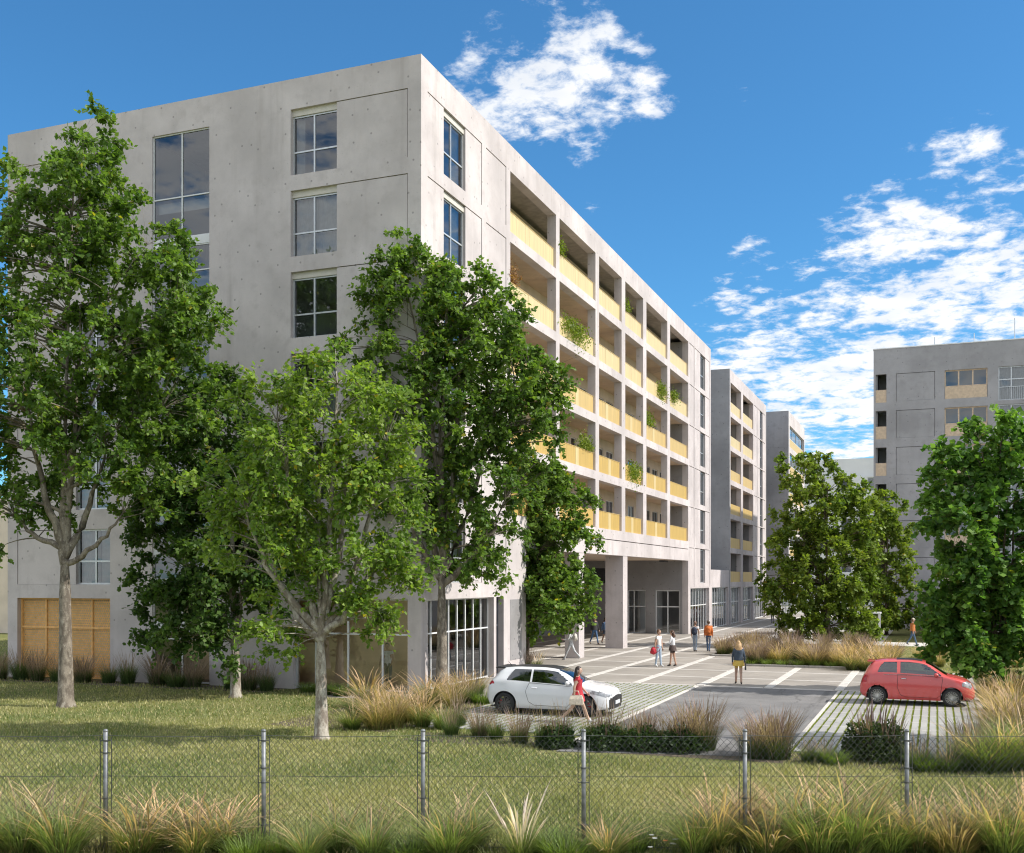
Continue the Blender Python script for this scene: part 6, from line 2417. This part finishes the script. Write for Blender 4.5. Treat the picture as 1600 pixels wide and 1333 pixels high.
def bag(name, label, loc, rz, size, col, kind='tote', cat='bag'):
    root = empty(name, loc, rz)
    tag(root, label, cat)
    q = MB()
    L, W, Hh = size
    if kind == 'pack':
        q.ellipsoid((0, 0, Hh * .5), (W * .5, L * .5, Hh * .52), 12, 10, lambda d: 1.08 if abs(d.z) < .6 else 1.0)
        b = q.build('pack_body', cmat('bag_cloth', col), root, True, True)
        q = MB()
        q.ellipsoid((-W * .42, 0, Hh * .32), (W * .22, L * .36, Hh * .24), 10, 8)
        q.build('front_pocket', cmat('bag_cloth', tuple(c * .8 for c in col)), root, True, True)
        for sd in (-1, 1):
            q = MB()
            q.tube([(W * .4, sd * L * .28, Hh * .92), (W * .4 + .16, sd * L * .36, Hh * .95), (W * .4 + .17, sd * L * .40, Hh * .55), (W * .4, sd * L * .36, Hh * .18)], .014, 5)
            q.build('strap', cmat('bag_cloth', tuple(c * .7 for c in col)), root, True, True)
    else:
        n = 4
        prof = [(0, .92, .8), (.12, 1.0, 1.0), (.6, .98, .85), (1.0, .80, .35)]
        for (t, a, b_) in prof:
            q.v += [(-L / 2 * a, -W / 2 * b_, Hh * t), (L / 2 * a, -W / 2 * b_, Hh * t), (L / 2 * a, W / 2 * b_, Hh * t), (-L / 2 * a, W / 2 * b_, Hh * t)]
        for r in range(3):
            for k in range(4):
                q.f.append((r * 4 + k, r * 4 + (k + 1) % 4, r * 4 + 4 + (k + 1) % 4, r * 4 + 4 + k))
                q.mi.append(0)
        q.f += [(3, 2, 1, 0), (12, 13, 14, 15)]
        q.mi += [0, 0]
        q.build('bag_body', cmat('bag_leather', col, .5), root, False, True)
        for sd in (-1, 1):
            q = MB()
            q.tube([(-L * .22, sd * W * .15, Hh * .97), (-L * .15, sd * W * .15, Hh * 1.42), (L * .15, sd * W * .15, Hh * 1.42), (L * .22, sd * W * .15, Hh * .97)], .009, 5)
            q.build('handle', cmat('bag_leather', tuple(c * .8 for c in col), .5), root, True, True)
    return root


# directions: 0 = towards +X (right along the parking), pi/2 = down the street, -pi/2 = towards the fence
p = at_px(903, 1129)
person('woman in a short red dress with long dark hair walking past the white car', p, rad(14), 1.66, (.50, .035, .05), (.50, .31, .22), 'long', (.035, .022, .018), (.72, .72, .74), sleeve=.4, pants=0, stride=.42, arms=(.25, -.35), elbows=(.5, .35), dress=(.70, .03), skin=2, hair_len=.36)
bag('handbag', 'cream leather handbag hanging from the arm of the woman in red', (p[0] + .05, p[1] - .30, .58), rad(8), (.40, .16, .28), (.66, .57, .45))
person('blonde woman in dark denim jacket and yellow shorts walking away across the plaza', at_px(1154, 1069), rad(105), 1.70, (.055, .075, .105), (.66, .46, .10), 'long', (.52, .33, .16), (.04, .04, .045), sleeve=1, pants=.2, stride=.20, arms=(.1, -.12), elbows=(.12, .15), jacket_len=.97, skirt=(.74, (.68, .47, .10), .03), skin=2, hair_len=.28)
q_ = at_px(1160, 1070)
bag('clutch_bag', 'small dark bag in the hand of the woman in yellow shorts', (q_[0] + .12, q_[1], .62), rad(100), (.22, .07, .20), (.05, .045, .045))
p = at_px(1029, 1042)
person('man in white T-shirt and pale jeans with a red bag in his hand', p, rad(-20), 1.74, (.74, .72, .70), (.38, .47, .58), 'short', (.16, .08, .045), (.70, .70, .70), sleeve=.4, pants=1, stride=.10, arms=(.05, -.10), elbows=(.15, .15), skin=0)
bag('red_bag', 'round red bag held by the man in the white T-shirt', (p[0] - .20, p[1] - .18, .62), rad(10), (.36, .26, .36), (.52, .03, .05), 'pack')
p = at_px(1051, 1041)
person('woman in white blouse and dark patterned shorts talking to the man with the red bag', p, rad(172), 1.68, (.70, .70, .72), (.085, .06, .055), 'long', (.10, .05, .03), (.03, .03, .03), sleeve=1, pants=.3, stride=.12, arms=(.25, .1), elbows=(1.2, .3), skirt=(.76, (.085, .06, .055), .02), skin=0, hair_len=.12)
p = at_px(1086, 1018)
person('person in white top and loose blue trousers walking away with a navy backpack', p, rad(84), 1.72, (.68, .68, .70), (.27, .34, .44), 'short', (.20, .12, .09), (.07, .05, .045), sleeve=.4, pants=1, stride=.12, arms=(.1, -.1), elbows=(.2, .2), skin=0)
bag('backpack', 'navy backpack on the person in the white top', (p[0], p[1] - .23, .98), rad(90), (.32, .22, .46), (.025, .035, .065), 'pack', 'backpack')
p = at_px(1107, 1018)
person('person in orange jacket, jeans and pale cap walking away across the plaza', p, rad(88), 1.78, (.60, .17, .035), (.055, .105, .21), 'short', (.10, .07, .05), (.10, .10, .11), sleeve=1, pants=1, stride=.18, arms=(.1, -.1), elbows=(.15, .2), jacket_len=.90, cap=(.62, .62, .62), skin=0)
bag('backpack', 'orange backpack on the person in the orange jacket', (p[0] + .03, p[1] - .24, 1.0), rad(90), (.34, .22, .48), (.56, .15, .03), 'pack', 'backpack')
p = (*cw((892 - 800) / 1690 * 55.8, 55.8)[:2], .032)
person('woman in long pale overalls walking past the first passage column', p, rad(185), 1.70, (.60, .60, .60), (.55, .56, .58), 'long', (.17, .10, .06), (.55, .55, .56), sleeve=1, pants=1, stride=.42, arms=(.3, .05), elbows=(1.2, .3), skin=0, hair_len=.10)
bag('backpack', 'cream shoulder bag on the back of the woman in pale overalls', (p[0] + .24, p[1], 1.0), rad(185), (.30, .18, .40), (.60, .56, .50), 'pack', 'backpack')
person('man in dark jacket and blue jeans walking out of the passage', at_px(929, 1007), rad(-40), 1.80, (.045, .045, .05), (.09, .17, .33), 'short', (.035, .025, .02), (.18, .12, .08), sleeve=1, pants=1, stride=.35, arms=(.2, -.2), elbows=(.2, .25), jacket_len=.93, skin=0)
person('woman in blue denim jacket and shorts walking beside the man in jeans', at_px(946, 1006), rad(-42), 1.70, (.12, .21, .36), (.12, .14, .19), 'long', (.03, .022, .02), (.05, .045, .045), sleeve=1, pants=.3, stride=.28, arms=(.2, -.2), elbows=(.2, .25), jacket_len=.95, skin=1, hair_len=.05)
person('far walker in dark red top going down the street', at_px(1207, 974), rad(92), 1.66, (.24, .05, .06), (.14, .14, .17), 'long', (.04, .03, .025), (.05, .05, .05), sleeve=.4, pants=1, stride=.2, skin=1, hair_len=.1)
p = at_px(1217, 974)
person('far walker in orange top and shorts going down the street', p, rad(90), 1.74, (.62, .30, .05), (.36, .08, .08), 'long', (.05, .03, .025), (.06, .05, .05), sleeve=.4, pants=.3, stride=.2, skin=0, hair_len=.1)
person('person in orange jacket and pale hat walking along the grey podium wall', at_px(1426, 1008, .01), rad(8), 1.72, (.56, .20, .06), (.07, .12, .20), 'short', (.2, .12, .08), (.06, .06, .07), sleeve=1, pants=1, stride=.32, jacket_len=.95, cap=(.68, .62, .5), skin=0)
person('person in white shirt leaning behind the lobby glass', (-19.35, 36.5, .025), rad(-75), 1.74, (.70, .70, .72), (.16, .15, .16), 'short', (.05, .04, .035), (.05, .05, .05), sleeve=.4, pants=1, stride=.15, arms=(.5, .4), elbows=(.4, .5), lean=.6, skin=0, group='people in the lobby')

# balcony plants
brg2 = np.random.default_rng(3)


def balcony_plant(label, bay, k, frac, w_, hang, kind='green'):
    a, b_ = BAYS[bay]
    z = LV[k] + .46 + .99
    y = a + (b_ - a) * frac
    root = empty('balcony_plant', (X1 - .18, y, z))
    tag(root, label, 'plant', 'plants on the balconies')
    n = int(620 * w_)
    u = brg2.normal(size=(n, 3))
    pos = u * np.array([[.13, w_ * .42, .20]])
    if hang:
        pos[:, 0] += .15
        pos[:, 2] = pos[:, 2] - np.abs(brg2.normal(size=n)) * hang * .5
    else:
        pos[:, 2] = np.abs(pos[:, 2]) * 1.9 + .02
        pos[:, 0] -= .02
    ld = brg2.normal(size=(n, 3)) + np.array([[.3, 0, .4 if not hang else -.5]])
    ld /= np.linalg.norm(ld, axis=1, keepdims=True)
    nr = brg2.normal(size=(n, 3)) + np.array([[.5, 0, .8]])
    nr -= ld * (nr * ld).sum(1, keepdims=True)
    nr /= np.maximum(np.linalg.norm(nr, axis=1, keepdims=True), 1e-6)
    sz = brg2.uniform(.6, 1.2, n)
    c0, c1 = ((.10, .15, .02), (.21, .26, .04)) if kind == 'green' else ((.20, .10, .05), (.34, .20, .12))
    cc = np.array(c0) + (np.array(c1) - np.array(c0)) * brg2.random((n, 1))
    link('foliage', leaf_mesh('foliage', pos, ld, nr, .13 * sz, .045 * sz, cc, MT['leaf']), root)
    q = MB()
    q.cbox(-.12, -w_ * .4, -.16 if hang else -.22, .02, w_ * .4, .03, .01)
    q.build('planter', MT['alu_dark'], root, False, True)


balcony_plant('small green plant on the top balcony, second bay from the corner', 1, 5, .08, .8, 0)
balcony_plant('rusty dry plant on the fourth-row balcony nearest the corner', 0, 4, .08, 1.0, 0, 'dry')
balcony_plant('long trailing green plants over the second-bay balcony, one row below the top', 1, 4, .42, 2.4, .7)
balcony_plant('small green plant on the top balcony, fourth bay from the corner', 3, 5, .15, .8, 0)
balcony_plant('bushy green plant spilling over the fifth-bay balcony in the second row from the top', 4, 4, .72, 1.3, .8)
balcony_plant('small green plant on the last-bay balcony in the second row from the top', 5, 4, .22, 1.0, .2)
balcony_plant('tall leafy plant on the fifth-bay balcony in the middle row', 4, 3, .2, 1.4, .0)
balcony_plant('trailing green plant over the fourth-bay balcony in the second row from the bottom', 3, 2, .5, 1.7, .8)
balcony_plant('green plants behind the second-bay balcony front in the second row from the bottom', 1, 2, .8, 1.2, 0)

# ------------------------------------------------------------------ every like clump gets its own place in words
ORD = ['leftmost', 'second from left', 'third from left', 'fourth from left', 'fifth from left', 'sixth from left', 'seventh from left', 'eighth from left', 'ninth from left', 'tenth from left', 'eleventh from left', 'twelfth from left', 'thirteenth from left']
same = {}
for o in list(bpy.data.objects):
    if o.parent is None and o.get('label'):
        same.setdefault(o['label'], []).append(o)


def screen_x(o):
    x, y = o.location.x, o.location.y
    return (x * YAW_R[0] + y * YAW_R[1]) / max(.1, x * YAW_F[0] + y * YAW_F[1])


for lb, os_ in same.items():
    if len(os_) < 2:
        continue
    one = lb
    for p_, s_1 in (('clumps', 'clump'), ('tufts', 'tuft'), ('daisies', 'daisy'), ('grasses', 'grass'), ('plants', 'plant'), ('heads', 'head')):
        one = one.replace(p_, s_1, 1)
    os_.sort(key=screen_x)
    for i, o in enumerate(os_):
        nm_ = ORD[i] if i < len(os_) - 1 or len(os_) > 13 else 'rightmost'
        o['label'] = one + ', ' + nm_
